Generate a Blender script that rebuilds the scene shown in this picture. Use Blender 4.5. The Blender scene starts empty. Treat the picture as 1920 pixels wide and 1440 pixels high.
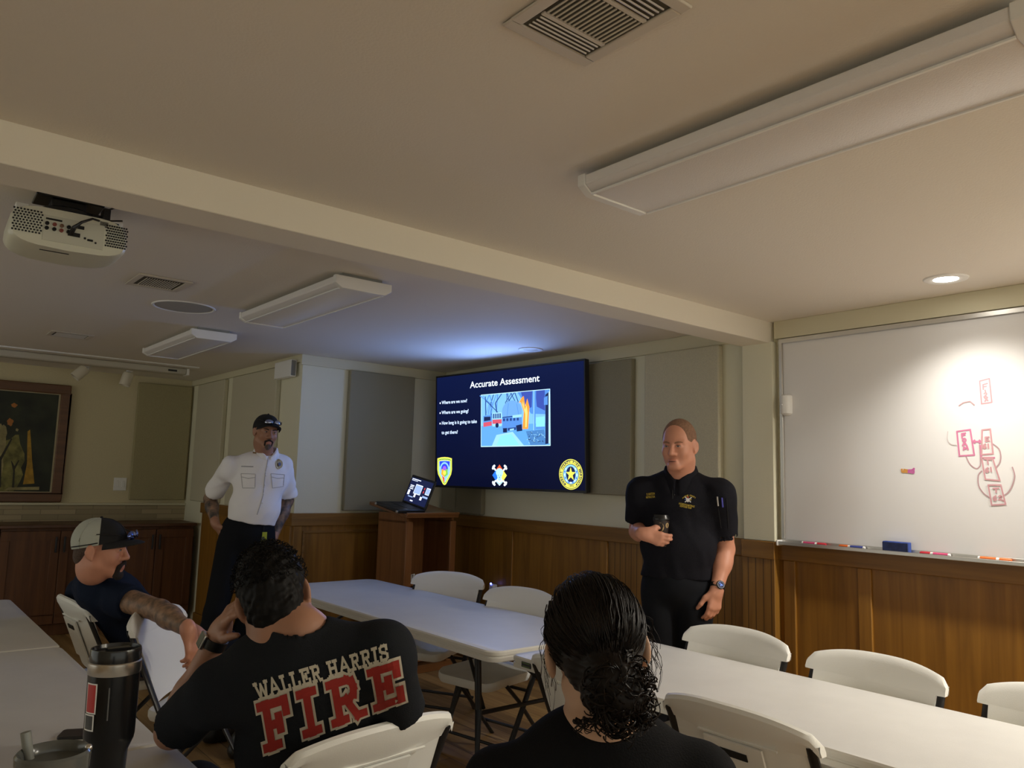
import bpy, bmesh, math, random
import numpy as np
from mathutils import Vector, Matrix
from mathutils.bvhtree import BVHTree
C = bpy.context.scene.collection
random.seed(7); RNG = np.random.default_rng(7)
PI = math.pi
def V(*a): return np.array(a[0] if len(a) == 1 else a, float)
def nrm(v): v = np.asarray(v, float); return v/np.linalg.norm(v)

# ------------------------------------------------------------------ camera
EYE = V(0, 0, 1.5); FPX = 1463.7
def _axes():
    y, p, r = math.radians(50.588), math.radians(6.999), math.radians(1.557)
    f = V(math.cos(y)*math.cos(p), math.sin(y)*math.cos(p), math.sin(p))
    rt = V(math.sin(y), -math.cos(y), 0); up = np.cross(rt, f)
    return math.cos(r)*rt+math.sin(r)*up, -math.sin(r)*rt+math.cos(r)*up, f
CR, CU, CF = _axes()
cam = bpy.data.cameras.new('camera'); camo = bpy.data.objects.new('camera', cam); C.objects.link(camo)
M = Matrix.Identity(4)
for i in range(3):
    M[i][0], M[i][1], M[i][2], M[i][3] = CR[i], CU[i], -CF[i], EYE[i]
camo.matrix_world = M
cam.sensor_width = 36; cam.sensor_fit = 'HORIZONTAL'; cam.lens = FPX/1920*36; cam.clip_start = .02
bpy.context.scene.camera = camo
def sight(u, v): return CR*((u-960)/FPX)+CU*((720-v)/FPX)+CF     # line of sight, used to measure where things stand
def at(u, v, d): return EYE+sight(u, v)*d

# ------------------------------------------------------------------ materials
MATS = {}
def mat(name, col, rough=.6, metal=0, emit=None, es=1, noise=0, nscale=20, bump=0, bscale=80, spec=.5, stretch=None, col2=None, coat=0):
    if name in MATS: return MATS[name]
    m = bpy.data.materials.new(name); m.use_nodes = True
    nt = m.node_tree; b = nt.nodes['Principled BSDF']
    b.inputs['Base Color'].default_value = (*col, 1); b.inputs['Roughness'].default_value = rough
    b.inputs['Metallic'].default_value = metal; b.inputs['Specular IOR Level'].default_value = spec
    if coat: b.inputs['Coat Weight'].default_value = coat; b.inputs['Coat Roughness'].default_value = .15
    if emit: b.inputs['Emission Color'].default_value = (*emit, 1); b.inputs['Emission Strength'].default_value = es
    if noise or bump or col2:
        tc = nt.nodes.new('ShaderNodeTexCoord'); mp = nt.nodes.new('ShaderNodeMapping')
        if stretch: mp.inputs['Scale'].default_value = stretch
        nt.links.new(tc.outputs['Object'], mp.inputs['Vector'])
    if noise or col2:
        n = nt.nodes.new('ShaderNodeTexNoise'); n.inputs['Scale'].default_value = nscale; n.inputs['Detail'].default_value = 5
        nt.links.new(mp.outputs['Vector'], n.inputs['Vector'])
        r = nt.nodes.new('ShaderNodeValToRGB')
        c2 = col2 if col2 else tuple(c*(1-noise) for c in col)
        r.color_ramp.elements[0].color = (*c2, 1); r.color_ramp.elements[1].color = (*col, 1)
        r.color_ramp.elements[0].position = .35; r.color_ramp.elements[1].position = .65
        nt.links.new(n.outputs['Fac'], r.inputs['Fac']); nt.links.new(r.outputs['Color'], b.inputs['Base Color'])
    if bump:
        n2 = nt.nodes.new('ShaderNodeTexNoise'); n2.inputs['Scale'].default_value = bscale; n2.inputs['Detail'].default_value = 3
        nt.links.new(mp.outputs['Vector'], n2.inputs['Vector'])
        bp = nt.nodes.new('ShaderNodeBump'); bp.inputs['Strength'].default_value = bump; bp.inputs['Distance'].default_value = .01
        nt.links.new(n2.outputs['Fac'], bp.inputs['Height']); nt.links.new(bp.outputs['Normal'], b.inputs['Normal'])
    MATS[name] = m; return m
def wood(name, c1, c2, axis='Z', rough=.42, beads=None, planks=None):
    m = bpy.data.materials.new(name); m.use_nodes = True; nt = m.node_tree; b = nt.nodes['Principled BSDF']
    N = nt.nodes.new; L = nt.links.new
    tc = N('ShaderNodeTexCoord'); mp = N('ShaderNodeMapping'); L(tc.outputs['Object'], mp.inputs['Vector'])
    s = [16, 16, 16]; s['XYZ'.index(axis)] = .9; mp.inputs['Scale'].default_value = s
    n = N('ShaderNodeTexNoise'); n.inputs['Scale'].default_value = 1.6; n.inputs['Detail'].default_value = 7; n.inputs['Distortion'].default_value = .6
    L(mp.outputs['Vector'], n.inputs['Vector'])
    r = N('ShaderNodeValToRGB'); r.color_ramp.elements[0].color = (*c2, 1); r.color_ramp.elements[1].color = (*c1, 1)
    r.color_ramp.elements[0].position = .3; r.color_ramp.elements[1].position = .7
    L(n.outputs['Fac'], r.inputs['Fac']); out = r.outputs['Color']
    if beads:
        sx = N('ShaderNodeSeparateXYZ'); L(tc.outputs['Object'], sx.inputs[0])
        mu = N('ShaderNodeMath'); mu.operation = 'MULTIPLY'; mu.inputs[1].default_value = 1/beads[1]; L(sx.outputs[beads[0]], mu.inputs[0])
        fr = N('ShaderNodeMath'); fr.operation = 'FRACT'; L(mu.outputs[0], fr.inputs[0])
        gt = N('ShaderNodeMath'); gt.operation = 'GREATER_THAN'; gt.inputs[1].default_value = .9; L(fr.outputs[0], gt.inputs[0])
        mx = N('ShaderNodeMix'); mx.data_type = 'RGBA'; L(gt.outputs[0], mx.inputs['Factor']); L(out, mx.inputs[6])
        mx.inputs[7].default_value = (*(c*.35 for c in c2), 1); out = mx.outputs[2]
    if planks:
        br = N('ShaderNodeTexBrick'); mp2 = N('ShaderNodeMapping'); L(tc.outputs['Object'], mp2.inputs['Vector'])
        mp2.inputs['Rotation'].default_value = (0, 0, planks)
        br.inputs['Scale'].default_value = 1; br.inputs['Brick Width'].default_value = 1.2; br.inputs['Row Height'].default_value = .13
        br.inputs['Mortar Size'].default_value = .002; br.inputs['Color1'].default_value = (1, 1, 1, 1); br.inputs['Color2'].default_value = (.55, .55, .55, 1); br.inputs['Mortar'].default_value = (.15, .15, .15, 1)
        L(mp2.outputs['Vector'], br.inputs['Vector'])
        mx = N('ShaderNodeMix'); mx.data_type = 'RGBA'; mx.blend_type = 'MULTIPLY'; mx.inputs['Factor'].default_value = 1
        L(out, mx.inputs[6]); L(br.outputs['Color'], mx.inputs[7]); out = mx.outputs[2]
    L(out, b.inputs['Base Color']); b.inputs['Roughness'].default_value = rough
    MATS[name] = m; return m
def glow(name, col, s=1):
    return mat(name, (0, 0, 0), .5, emit=col, es=s)

# ------------------------------------------------------------------ mesh builder
class MB:
    def __init__(s): s.v = []; s.f = []; s.m = []
    def add(s, vs, fs, mi=0):
        o = len(s.v); s.v += [tuple(map(float, p)) for p in vs]; s.f += [tuple(i+o for i in f) for f in fs]; s.m += [mi]*len(fs); return s
    def box(s, lo, hi, mi=0, R=None, o=(0, 0, 0)):
        vs = [V(x, y, z) for x in (lo[0], hi[0]) for y in (lo[1], hi[1]) for z in (lo[2], hi[2])]
        if R is not None: vs = [R@p for p in vs]
        vs = [p+V(*o) for p in vs]
        return s.add(vs, [(0, 1, 3, 2), (4, 6, 7, 5), (0, 4, 5, 1), (2, 3, 7, 6), (0, 2, 6, 4), (1, 5, 7, 3)], mi)
    def tube(s, path, r, n=10, mi=0, flat=1, caps=True, ref=(0, 0, 1)):
        path = [V(*p) for p in path]; rs = r if hasattr(r, '__len__') else [r]*len(path); vs = []; fs = []
        for i, p in enumerate(path):
            t = nrm(path[min(i+1, len(path)-1)]-path[max(i-1, 0)])
            a = np.cross(t, V(*ref)); a = np.cross(t, V(1, 0.03, 0)) if np.linalg.norm(a) < .15 else a
            a = nrm(a); b = np.cross(t, a)
            for k in range(n):
                w = 2*PI*k/n; vs.append(p+rs[i]*(math.cos(w)*a*flat+math.sin(w)*b))
        for i in range(len(path)-1):
            for k in range(n):
                k2 = (k+1) % n; fs.append((i*n+k, i*n+k2, (i+1)*n+k2, (i+1)*n+k))
        if caps: fs.append(tuple(range(n))); fs.append(tuple(reversed(range((len(path)-1)*n, len(path)*n))))
        return s.add(vs, fs, mi)
    def lathe(s, prof, n=32, mi=0, o=(0, 0, 0), R=None, arc=None):
        a0, a1 = arc or (0, 2*PI); full = arc is None; k = n if full else n+1; vs = []; fs = []
        for r, z in prof:
            for i in range(k):
                w = a0+(a1-a0)*i/n; p = V(r*math.cos(w), r*math.sin(w), z)
                if R is not None: p = R@p
                vs.append(p+V(*o))
        for j in range(len(prof)-1):
            for i in range(n if full else n):
                i2 = (i+1) % k if full else i+1
                fs.append((j*k+i, j*k+i2, (j+1)*k+i2, (j+1)*k+i))
        if full:
            if prof[0][0] > 1e-6: fs.append(tuple(reversed(range(k))))
            if prof[-1][0] > 1e-6: fs.append(tuple(range((len(prof)-1)*k, len(prof)*k)))
        return s.add(vs, fs, mi)
    def prism(s, poly, o, ax, ay, t0, t1, mi=0):
        """polygon in the plane (o, ax, ay) extruded along ax x ay from t0 to t1"""
        ax, ay, o = V(*ax), V(*ay), V(*o); nz = np.cross(ax, ay); n = len(poly)
        vs = [o+ax*x+ay*y+nz*t for t in (t0, t1) for x, y in poly]
        fs = [tuple(reversed(range(n))), tuple(range(n, 2*n))]+[(i, (i+1) % n, n+(i+1) % n, n+i) for i in range(n)]
        return s.add(vs, fs, mi)
    def ball(s, c, r, n=16, mi=0, R=None):
        rr = V(*(r if hasattr(r, '__len__') else (r, r, r))); vs = []; fs = []; m = n//2
        for j in range(m+1):
            for i in range(n):
                t = PI*j/m; w = 2*PI*i/n; p = rr*V(math.sin(t)*math.cos(w), math.sin(t)*math.sin(w), math.cos(t))
                vs.append((R@p if R is not None else p)+V(*c))
        for j in range(m):
            for i in range(n):
                i2 = (i+1) % n; fs.append((j*n+i, (j+1)*n+i, (j+1)*n+i2, j*n+i2))
        return s.add(vs, fs, mi)
    def build(s, name, mats, parent=None, bevel=0, smooth=True, seg=2):
        me = bpy.data.meshes.new(name); me.from_pydata(s.v, [], s.f)
        for m in (mats if isinstance(mats, (list, tuple)) else [mats]): me.materials.append(m)
        me.polygons.foreach_set('material_index', s.m)
        bm = bmesh.new(); bm.from_mesh(me); bmesh.ops.remove_doubles(bm, verts=bm.verts, dist=1e-6); bmesh.ops.recalc_face_normals(bm, faces=bm.faces); bm.to_mesh(me); bm.free()
        if smooth:
            me.polygons.foreach_set('use_smooth', [True]*len(me.polygons)); me.set_sharp_from_angle(angle=math.radians(38))
        o = bpy.data.objects.new(name, me); C.objects.link(o)
        if parent is not None: o.parent = parent
        if bevel:
            b = o.modifiers.new('edge', 'BEVEL'); b.width = bevel; b.segments = seg; b.limit_method = 'ANGLE'; b.angle_limit = math.radians(40); b.harden_normals = False
        return o
def tag(o, label=None, cat=None, group=None, kind=None):
    if label: o['label'] = label
    if cat: o['category'] = cat
    if group: o['group'] = group
    if kind: o['kind'] = kind
    return o
def thing(name, label, cat, loc=(0, 0, 0), rz=0, group=None):
    o = bpy.data.objects.new(name, None); C.objects.link(o); o.location = loc; o.rotation_euler = (0, 0, rz); o.empty_display_size = .1
    return tag(o, label, cat, group)
def copy_tree(o, parent=None):
    c = o.copy(); C.objects.link(c); c.parent = parent
    for ch in list(o.children): copy_tree(ch, c)
    return c
def struct(name, mb, m, **k): return tag(mb.build(name, m, **k), kind='structure')
def rotz(a): return np.array([[math.cos(a), -math.sin(a), 0], [math.sin(a), math.cos(a), 0], [0, 0, 1.]])
def rotx(a): return np.array([[1, 0, 0], [0, math.cos(a), -math.sin(a)], [0, math.sin(a), math.cos(a)]])
def roty(a): return np.array([[math.cos(a), 0, math.sin(a)], [0, 1, 0], [-math.sin(a), 0, math.cos(a)]])
def text_mesh(s, size=1.0, align='LEFT', sx=1.0, bold=0):
    cu = bpy.data.curves.new('t', 'FONT'); cu.body = s; cu.size = size; cu.align_x = align; cu.resolution_u = 3; cu.offset = bold
    o = bpy.data.objects.new('t', cu); C.objects.link(o)
    me = bpy.data.meshes.new_from_object(o.evaluated_get(bpy.context.evaluated_depsgraph_get()))
    vs = [(v.co.x*sx, v.co.y) for v in me.vertices]; fs = [tuple(p.vertices) for p in me.polygons]
    bpy.data.objects.remove(o); bpy.data.curves.remove(cu); bpy.data.meshes.remove(me)
    return vs, fs
# ------------------------------------------------------------------ shared materials
PAINT = mat('wall_paint', (.80, .775, .60), .75, bump=.08, bscale=120)
CEIL = mat('ceiling_paint', (.80, .755, .68), .85, bump=.12, bscale=140)
BEAMP = mat('beam_paint', (.84, .79, .68), .8, bump=.08, bscale=120)
TRIMP = mat('trim_paint', (.70, .66, .48), .6)
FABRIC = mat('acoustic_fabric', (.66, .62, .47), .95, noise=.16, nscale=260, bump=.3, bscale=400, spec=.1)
FABRIC_SHADED = mat('acoustic_fabric_shaded', (.36, .33, .235), .95, noise=.16, nscale=260, bump=.3, bscale=400, spec=.1)  # same panel fabric, with the shade put into a darker colour
WOOD = wood('stained_panel_wood', (.33, .155, .022), (.20, .09, .012), 'Z')
WOODH = wood('stained_rail_wood', (.28, .135, .024), (.17, .078, .012), 'Y')
WOODX = wood('stained_rail_wood_cross', (.28, .135, .024), (.17, .078, .012), 'X')
BEAD = wood('beaded_board_wood', (.30, .15, .026), (.20, .092, .014), 'Z', beads=('Y', .05))
CAB = wood('cabinet_wood', (.15, .058, .017), (.09, .032, .010), 'Z', rough=.5)
LECT = wood('lectern_wood', (.28, .115, .035), (.18, .07, .02), 'Z', rough=.4)
LECTX = wood('lectern_top_wood', (.26, .11, .035), (.17, .068, .02), 'X', rough=.4)
FLOORM = wood('floor_laminate', (.58, .37, .15), (.38, .22, .085), 'Y', rough=.45, planks=PI/2)
WHITEP = mat('white_enamel', (.88, .88, .86), .45)
PLASTIC = mat('white_chair_plastic', (.86, .86, .82), .5, bump=.05, bscale=300)
TABLE = mat('white_table_plastic', (.66, .65, .63), .45, bump=.06, bscale=220, noise=.05, nscale=6)
TABRIM = mat('table_rim_plastic', (.66, .64, .58), .5)
STEEL = mat('charcoal_steel', (.028, .028, .03), .4, metal=.3)
BLACKP = mat('black_plastic', (.012, .012, .013), .35)
DARK = mat('dark_recess', (.01, .01, .009), .8)  # near-black colour, stands in for the shade inside holes and slots
CHROME = mat('brushed_steel', (.62, .60, .56), .28, metal=1)
# ------------------------------------------------------------------ the room
ZC = 2.47; XW = 4.1; YJ = 5.95; XR = 2.68; YP = 8.7; XL = -3.2; YN = -3.4; WZ = 1.19
def B(lo, hi): return MB().box(lo, hi)
struct('floor', B((XL-.1, YN-.1, -.1), (XW+.2, YP+.1, 0)), FLOORM, smooth=False)
struct('ceiling', B((XL-.1, YN-.1, ZC), (XW+.2, YP+.1, ZC+.1)), CEIL, smooth=False)
struct('ceiling_beam', B((XL, 2.55, 2.345), (XW+.02, 2.745, ZC+.02)), BEAMP, bevel=.004)
struct('wall_right', B((XW, YN, 0), (XW+.2, YJ+.1, ZC+.05)), PAINT, smooth=False)
struct('wall_back', B((XR, YJ, 0), (XW+.2, YJ+.2, ZC+.05)), PAINT, smooth=False)
struct('wall_return', B((XR, YJ+.2, 0), (XR+.2, YP+.1, ZC+.05)), PAINT, smooth=False)
struct('wall_left', B((XL-.1, YP, 0), (XR+.1, YP+.2, ZC+.05)), mat('painting_wall_paint', (.68, .61, .40), .8, noise=.06, nscale=90), smooth=False)
struct('unseen_baffle_wall', B((XL-.2, YN-.1, 0), (XL, 2.6, ZC+.05)), PAINT, smooth=False)  # unseen wall added to hold back world light, left open beyond its end
# pilaster that carries the beam
struct('wall_pilaster', B((XW-.05, 2.53, WZ), (XW+.01, 2.735, 2.35)), PAINT, bevel=.003)
struct('trim_1', B((XW-.062, 2.525, 0), (XW+.01, 2.738, WZ)), BEAD, bevel=.003)
struct('trim_2', B((XW-.07, 2.522, WZ-.1), (XW+.01, 2.74, WZ)), WOODH, bevel=.004)
# header boards under the ceiling
struct('trim_3', B((XW-.02, 2.74, 2.38), (XW+.01, YJ, ZC)), TRIMP, bevel=.003)
struct('trim_4', B((XR-.02, YJ-.02, 2.385), (XW, YJ+.01, ZC)), TRIMP, bevel=.003)
struct('trim_5', B((XR-.0195, YJ+.01, 2.41), (XR+.01, YP, ZC)), TRIMP, bevel=.003)
struct('trim_6', B((XW-.03, -2.2, 2.365), (XW+.01, 2.53, ZC)), TRIMP, bevel=.003)
# wainscot: backing boards, stiles, rails
def wains(n0, axis, face, a0, a1, stiles, sgn, wv, wh, bead=()):
    """boards along axis ('Y' or 'X') on the plane 'face'; sgn = side the room lies on"""
    def bx(u0, u1, z0, z1, t0, t1):
        d0, d1 = sorted((face+sgn*t0, face+sgn*t1))
        return MB().box((d0, u0, z0), (d1, u1, z1)) if axis == 'Y' else MB().box((u0, d0, z0), (u1, d1, z1))
    k = [n0]
    def put(mb, m, bv=.004):
        struct('trim_%d' % k[0], mb, m, bevel=bv); k[0] += 1
    put(bx(a0, a1, 0, WZ-.02, -.01, .008), wv)
    put(bx(a0, a1, WZ-.1, WZ, .0, .03), wh)
    put(bx(a0, a1, 0, .12, 0, .026), wh)
    for s in stiles: put(bx(s-.036, s+.036, .12, WZ-.1, 0, .022), wv)
    edges = sorted([a0]+list(stiles)+[a1])
    return k[0]
k = wains(7, 'Y', XW, 2.74, YJ, [2.78, 3.90, 4.94, 5.88], -1, WOOD, WOODH)
k = wains(k, 'Y', XW, -2.2, 2.53, [2.46, 2.03, .62, -.8], -1, WOOD, WOODH)
k = wains(k, 'X', YJ, XR-.0295, XW, [XR+.03, 3.62], -1, WOOD, WOODX)
k = wains(k, 'Y', XR, YJ+.0005, YP-.6, [YJ+.03, 7.0], -1, WOOD, WOODH)
struct('trim_%d' % k, B((XW-.012, 2.80, .12), (XW-.006, 3.86, WZ-.1)), BEAD); k += 1
def frame_on_jog():
    m = MB(); a, b, z0, z1 = 2.76, 3.55, .17, 1.05
    for lo, hi in (((a, z0), (b, z0+.02)), ((a, z1-.02), (b, z1)), ((a, z0+.02), (a+.02, z1-.02)), ((b-.02, z0+.02), (b, z1-.02))):
        m.box((lo[0], YJ-.016, lo[1]), (hi[0], YJ-.004, hi[1]))
    return m
struct('trim_%d' % k, frame_on_jog(), WOODX, bevel=.003); k += 1
# narrow pale strip beside the television
struct('trim_%d' % k, B((XW-.014, 4.095, 1.43), (XW+.002, 4.112, 2.06)), TRIMP); k += 1

# ------------------------------------------------------------------ acoustic panels
def panel(lo, hi, label, m=FABRIC):
    o = MB().box(lo, hi).build('acoustic_panel', m, bevel=.008)
    return tag(o, label, 'wall panel', 'fabric wall panels')
panel((XW-.052, 2.905, WZ+.003), (XW-.001, 3.505, 2.375), 'tall fabric wall panel behind the man in the dark polo, beside the wall pilaster')
panel((XW-.045, 3.63, 1.412), (XW-.001, 4.092, 2.365), 'short fabric wall panel just right of the television, ending above the wood', FABRIC_SHADED)
panel((XW-.045, 5.30, WZ+.01), (XW-.001, 5.676, 2.36), 'narrow fabric wall panel showing below the left half of the television', FABRIC_SHADED)
panel((XW-.045, 5.682, WZ+.01), (XW-.001, YJ-.052, 2.36), 'fabric wall panel in the room corner behind the lectern, left of the television', FABRIC_SHADED)
panel((3.09, YJ-.05, WZ+.02), (3.73, YJ-.001, 2.385), 'wide fabric wall panel on the pale wall behind the open laptop', FABRIC_SHADED)
panel((XR-.045, 6.36, WZ+.01), (XR-.001, 7.40, 2.40), 'fabric wall panel directly behind the man in the white shirt')
panel((XR-.045, 7.62, WZ+.01), (XR-.001, 8.40, 2.40), 'fabric wall panel on the return wall next to the room corner')
panel((2.12, YP-.045, WZ+.005), (2.66, YP-.001, 2.40), 'dark olive fabric panel between the painting and the far corner', mat('olive_fabric', (.46, .41, .24), .95, noise=.18, nscale=260, bump=.3, bscale=400, spec=.1))

# ------------------------------------------------------------------ painting wall
stone = bpy.data.materials.new('stone_tile'); stone.use_nodes = True
def _stone():
    nt = stone.node_tree; b = nt.nodes['Principled BSDF']; tc = nt.nodes.new('ShaderNodeTexCoord'); mp = nt.nodes.new('ShaderNodeMapping')
    mp.inputs['Rotation'].default_value = (PI/2, 0, 0); nt.links.new(tc.outputs['Object'], mp.inputs[0])
    br = nt.nodes.new('ShaderNodeTexBrick'); br.inputs['Scale'].default_value = 1; br.inputs['Brick Width'].default_value = .3; br.inputs['Row Height'].default_value = .05
    br.inputs['Mortar Size'].default_value = .003; br.inputs['Color1'].default_value = (.50, .41, .25, 1); br.inputs['Color2'].default_value = (.36, .30, .18, 1); br.inputs['Mortar'].default_value = (.26, .22, .14, 1)
    nt.links.new(mp.outputs[0], br.inputs['Vector']); nt.links.new(br.outputs['Color'], b.inputs['Base Color']); b.inputs['Roughness'].default_value = .6
_stone()
struct('trim_%d' % k, B((XL, YP-.02, .985), (XR, YP+.01, 1.14)), stone); k += 1
struct('trim_%d' % k, B((XL, YP-.05, 1.14), (XR, YP+.01, 1.162)), TRIMP, bevel=.004); k += 1
def cabinet(x0, x1, label):
    w = x1-x0; t = thing('base_cabinet', label, 'cabinet', (x0, 8.15, 0), group='base cabinets under the painting')
    MB().box((.003, .022, .1), (w-.003, .53, .955)).box((.003, .06, 0), (w-.003, .53, .1)).build('cabinet_body', CAB, t, bevel=.003)
    for i in range(2):
        a, b = (.004+i*w/2, w/2-.004+i*w/2)
        m = MB().box((a, 0, .11), (b, .02, .93))
        for lo, hi in (((a, .11), (b, .19)), ((a, .85), (b, .93)), ((a, .19), (a+.07, .85)), ((b-.07, .19), (b, .85))):
            m.box((lo[0], -.012, lo[1]), (hi[0], 0, hi[1]))
        d = m.build('door', CAB, t, bevel=.003)
        hx = b-.03 if i == 0 else a+.03
        MB().box((hx-.008, -.035, .74), (hx+.008, -.02, .88)).box((hx-.006, -.024, .75), (hx+.006, -.01, .77)).box((hx-.006, -.024, .85), (hx+.006, -.01, .87)).build('handle', STEEL, d, bevel=.003)
    return t
for a, b, l in ((-.88, .05, 'dark brown base cabinet farthest left under the painting, mostly outside the picture'), (.05, .98, 'dark brown base cabinet at the left picture edge, under the middle of the painting'),
                (.98, 1.91, 'dark brown base cabinet right behind the seated man in the trucker cap'), (1.91, 2.62, 'narrower dark brown base cabinet in the far corner beside the white-shirted man')):
    cabinet(a, b, l)
o = MB().box((-.9, 8.12, .957), (2.64, YP-.02, .987)).build('countertop', mat('counter_wood', (.12, .05, .02), .4, noise=.3, nscale=8), bevel=.004)
tag(o, 'dark continuous worktop running along the row of base cabinets', 'countertop')
# painting
pt = thing('framed_painting', 'dark framed landscape painting with yellow tree trunk on the far wall', 'painting', (0, YP, 0))
x0, x1, z0, z1 = -.12, 1.508, 1.168, 2.302; fw = .085
m = MB()
for lo, hi in (((x0, z0), (x1, z0+fw)), ((x0, z1-fw), (x1, z1)), ((x0, z0+fw), (x0+fw, z1-fw)), ((x1-fw, z0+fw), (x1, z1-fw))):
    m.box((lo[0], -.05, lo[1]), (hi[0], -.002, hi[1]))
m.build('frame', wood('frame_wood', (.17, .07, .022), (.10, .04, .012), 'X'), pt, bevel=.008)
m = MB(); a, b, c, d = x0+fw, x1-fw, z0+fw, z1-fw
for lo, hi in (((a, c), (b, c+.014)), ((a, d-.014), (b, d)), ((a, c+.014), (a+.014, d-.014)), ((b-.014, c+.014), (b, d-.014))): m.box((lo[0], -.036, lo[1]), (hi[0], -.02, hi[1]))
m.build('inner_slip', mat('gilt_slip', (.42, .36, .22), .5), pt)
cv = mat('canvas_dark', (.035, .042, .022), .6, noise=.6, nscale=5, col2=(.012, .016, .010))
m = MB().box((a, -.022, c), (b, -.012, d))
pw, ph = b-a, d-c
def q(px, py):                                   # point of the painting, measured from its right and bottom edges
    return (px, py)
cols = [cv, mat('paint_yellow', (.52, .30, .03), .6, noise=.35, nscale=20), mat('paint_olive', (.30, .28, .08), .6, noise=.6, nscale=14), mat('paint_sand', (.42, .36, .16), .6, noise=.4, nscale=14), mat('paint_orange', (.42, .16, .03), .6), mat('paint_bark', (.03, .028, .015), .6), mat('paint_pale', (.36, .37, .30), .6, noise=.4, nscale=25)]
def daub(poly, mi, t): m.prism([(x*.62+.02, z) for x, z in poly], (b, -.022, c), (1, 0, 0), (0, 0, 1), t, t+.0015, mi)
def blob(cx, cz, rx, rz, mi, t, n=18, j=.18):
    daub([(cx+rx*(1+j*math.sin(5*w+cx*9))*math.cos(w), cz+rz*(1+j*math.cos(4*w+cz*7))*math.sin(w)) for w in [2*PI*i/n for i in range(n)]], mi, t)
blob(-.62, .30, .17, .24, 2, .001); blob(-.86, .36, .17, .28, 3, .0012); blob(-1.1, .3, .2, .22, 2, .001); blob(-.55, .17, .10, .16, 2, .0014); blob(-.78, .50, .08, .15, 3, .0014)
daub([(-.43, .58), (-.40, .60), (-.375, .5), (-.33, .3), (-.27, .09), (-.42, .08), (-.395, .28), (-.42, .48)], 1, .002)
blob(-.64, .82, .04, .02, 4, .001); blob(-.67, .66, .04, .035, 4, .001); blob(-.57, .59, .018, .014, 3, .001)
for p in ([(-.74, .05), (-.70, .05), (-.73, .3), (-.62, .5), (-.635, .51), (-.75, .33), (-.86, .5), (-.875, .49), (-.775, .28)], [(-.56, .05), (-.53, .05), (-.545, .22), (-.5, .3), (-.51, .31), (-.555, .25), (-.6, .3), (-.605, .29), (-.565, .2)]): daub(p, 5, .003)
daub([(-.98, .16), (-.82, .15), (-.82, .25), (-.90, .33), (-.99, .26)], 6, .0025)
daub([(-.60, .05), (-.2, .06), (-.2, .03), (-.65, .025)], 3, .0018); daub([(-1.4, .0), (-.6, .0), (-.62, .07), (-1.0, .11), (-1.4, .09)], 2, .0016)
m.build('canvas', cols, pt, smooth=False)
# light switch plate
sw = thing('light_switch', 'white double switch plate between the painting and the olive panel', 'light switch', (2.03, YP, 1.35))
MB().box((-.06, -.008, -.065), (.06, -.0005, .065)).build('cover_plate', WHITEP, sw, bevel=.003)
for s in (-.028, .028): MB().box((s-.014, -.012, -.032), (s+.014, -.006, .032)).build('rocker', WHITEP, sw, bevel=.002)
# retractable projection screen on the ceiling
ps = thing('projection_screen_case', 'long white roll-up projection screen case hung at the ceiling above the painting', 'projection screen', (0, 7.72, ZC))
MB().box((-2.2, -.05, -.062), (2.29, .06, -.001)).build('case', mat('case_white', (.55, .52, .44), .5), ps, bevel=.012)
MB().box((2.29, -.052, -.064), (2.315, .062, -.001)).build('end_cap', WHITEP, ps, bevel=.004)
MB().box((2.12, -.053, -.042), (2.20, -.049, -.024)).build('label_plate', BLACKP, ps)
o = MB().box((-2.3, 7.46, ZC-.012), (2.34, 7.50, ZC)).build('ceiling_rail', WHITEP, bevel=.003); tag(o, 'thin white rail on the ceiling in front of the projection screen case', 'rail')
for (x, ry, lab) in ((1.93, .25, 'white cylindrical spotlight pointing straight down, right of the other one'), (1.56, .75, 'white cylindrical spotlight tilted towards the painting')):
    s = thing('track_spotlight', lab, 'spotlight', (x, 8.28, ZC), group='spotlights above the far wall')
    R = roty(ry)
    MB().lathe([(.03, -.001), (.03, -.018), (.012, -.022), (.012, -.04)], 16).build('mount', WHITEP, s)
    MB().lathe([(.0, -.02), (.046, -.022), (.05, -.04), (.05, -.15), (.042, -.15), (.04, -.10), (0, -.10)], 24, R=R, o=(0, 0, -.01)).build('lamp_head', mat('spot_white', (.75, .70, .58), .45), s)

# ------------------------------------------------------------------ ceiling fixtures
def wrap_light(loc, ln, w, label):
    t = thing('fluorescent_light', label, 'ceiling light', loc, group='wraparound ceiling lights')
    h = .075
    MB().box((-w*.36, -ln/2+.02, -.02), (w*.36, ln/2-.02, 0)).build('housing', mat('fixture_grey', (.30, .31, .29), .5), t)
    prof = [(-w/2, -.022), (-w/2, -h*.72), (-w/2+.035, -h), (w/2-.035, -h), (w/2, -h*.72), (w/2, -.022)]
    MB().prism(prof, (0, ln/2-.03, 0), (1, 0, 0), (0, 0, 1), 0, ln-.06).build('diffuser', mat('acrylic_diffuser', (.86, .84, .84), .3, bump=.2, bscale=260), t, bevel=.004)
    pe = [(-w/2-.004, -.018), (-w/2-.004, -h*.74), (-w/2+.033, -h-.004), (w/2-.033, -h-.004), (w/2+.004, -h*.74), (w/2+.004, -.018)]
    for y in (-ln/2, ln/2-.03): MB().prism(pe, (0, y+.03, 0), (1, 0, 0), (0, 0, 1), 0, .03).build('end_cap', WHITEP, t, bevel=.003)
    for s in (-1, 1): MB().box((s*(w/2-.03)-.004, -ln/2+.03, -h-.004), (s*(w/2-.03)+.004, ln/2-.03, -h+.001)).build('edge_strip', WHITEP, t)
    return t
wrap_light((1.80, 1.08, ZC), 1.23, .32, 'largest wraparound ceiling light, unlit, in front of the beam at upper right')
wrap_light((1.80, 3.97, ZC), 1.25, .30, 'unlit wraparound ceiling light behind the beam, bluish from the television')
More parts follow.
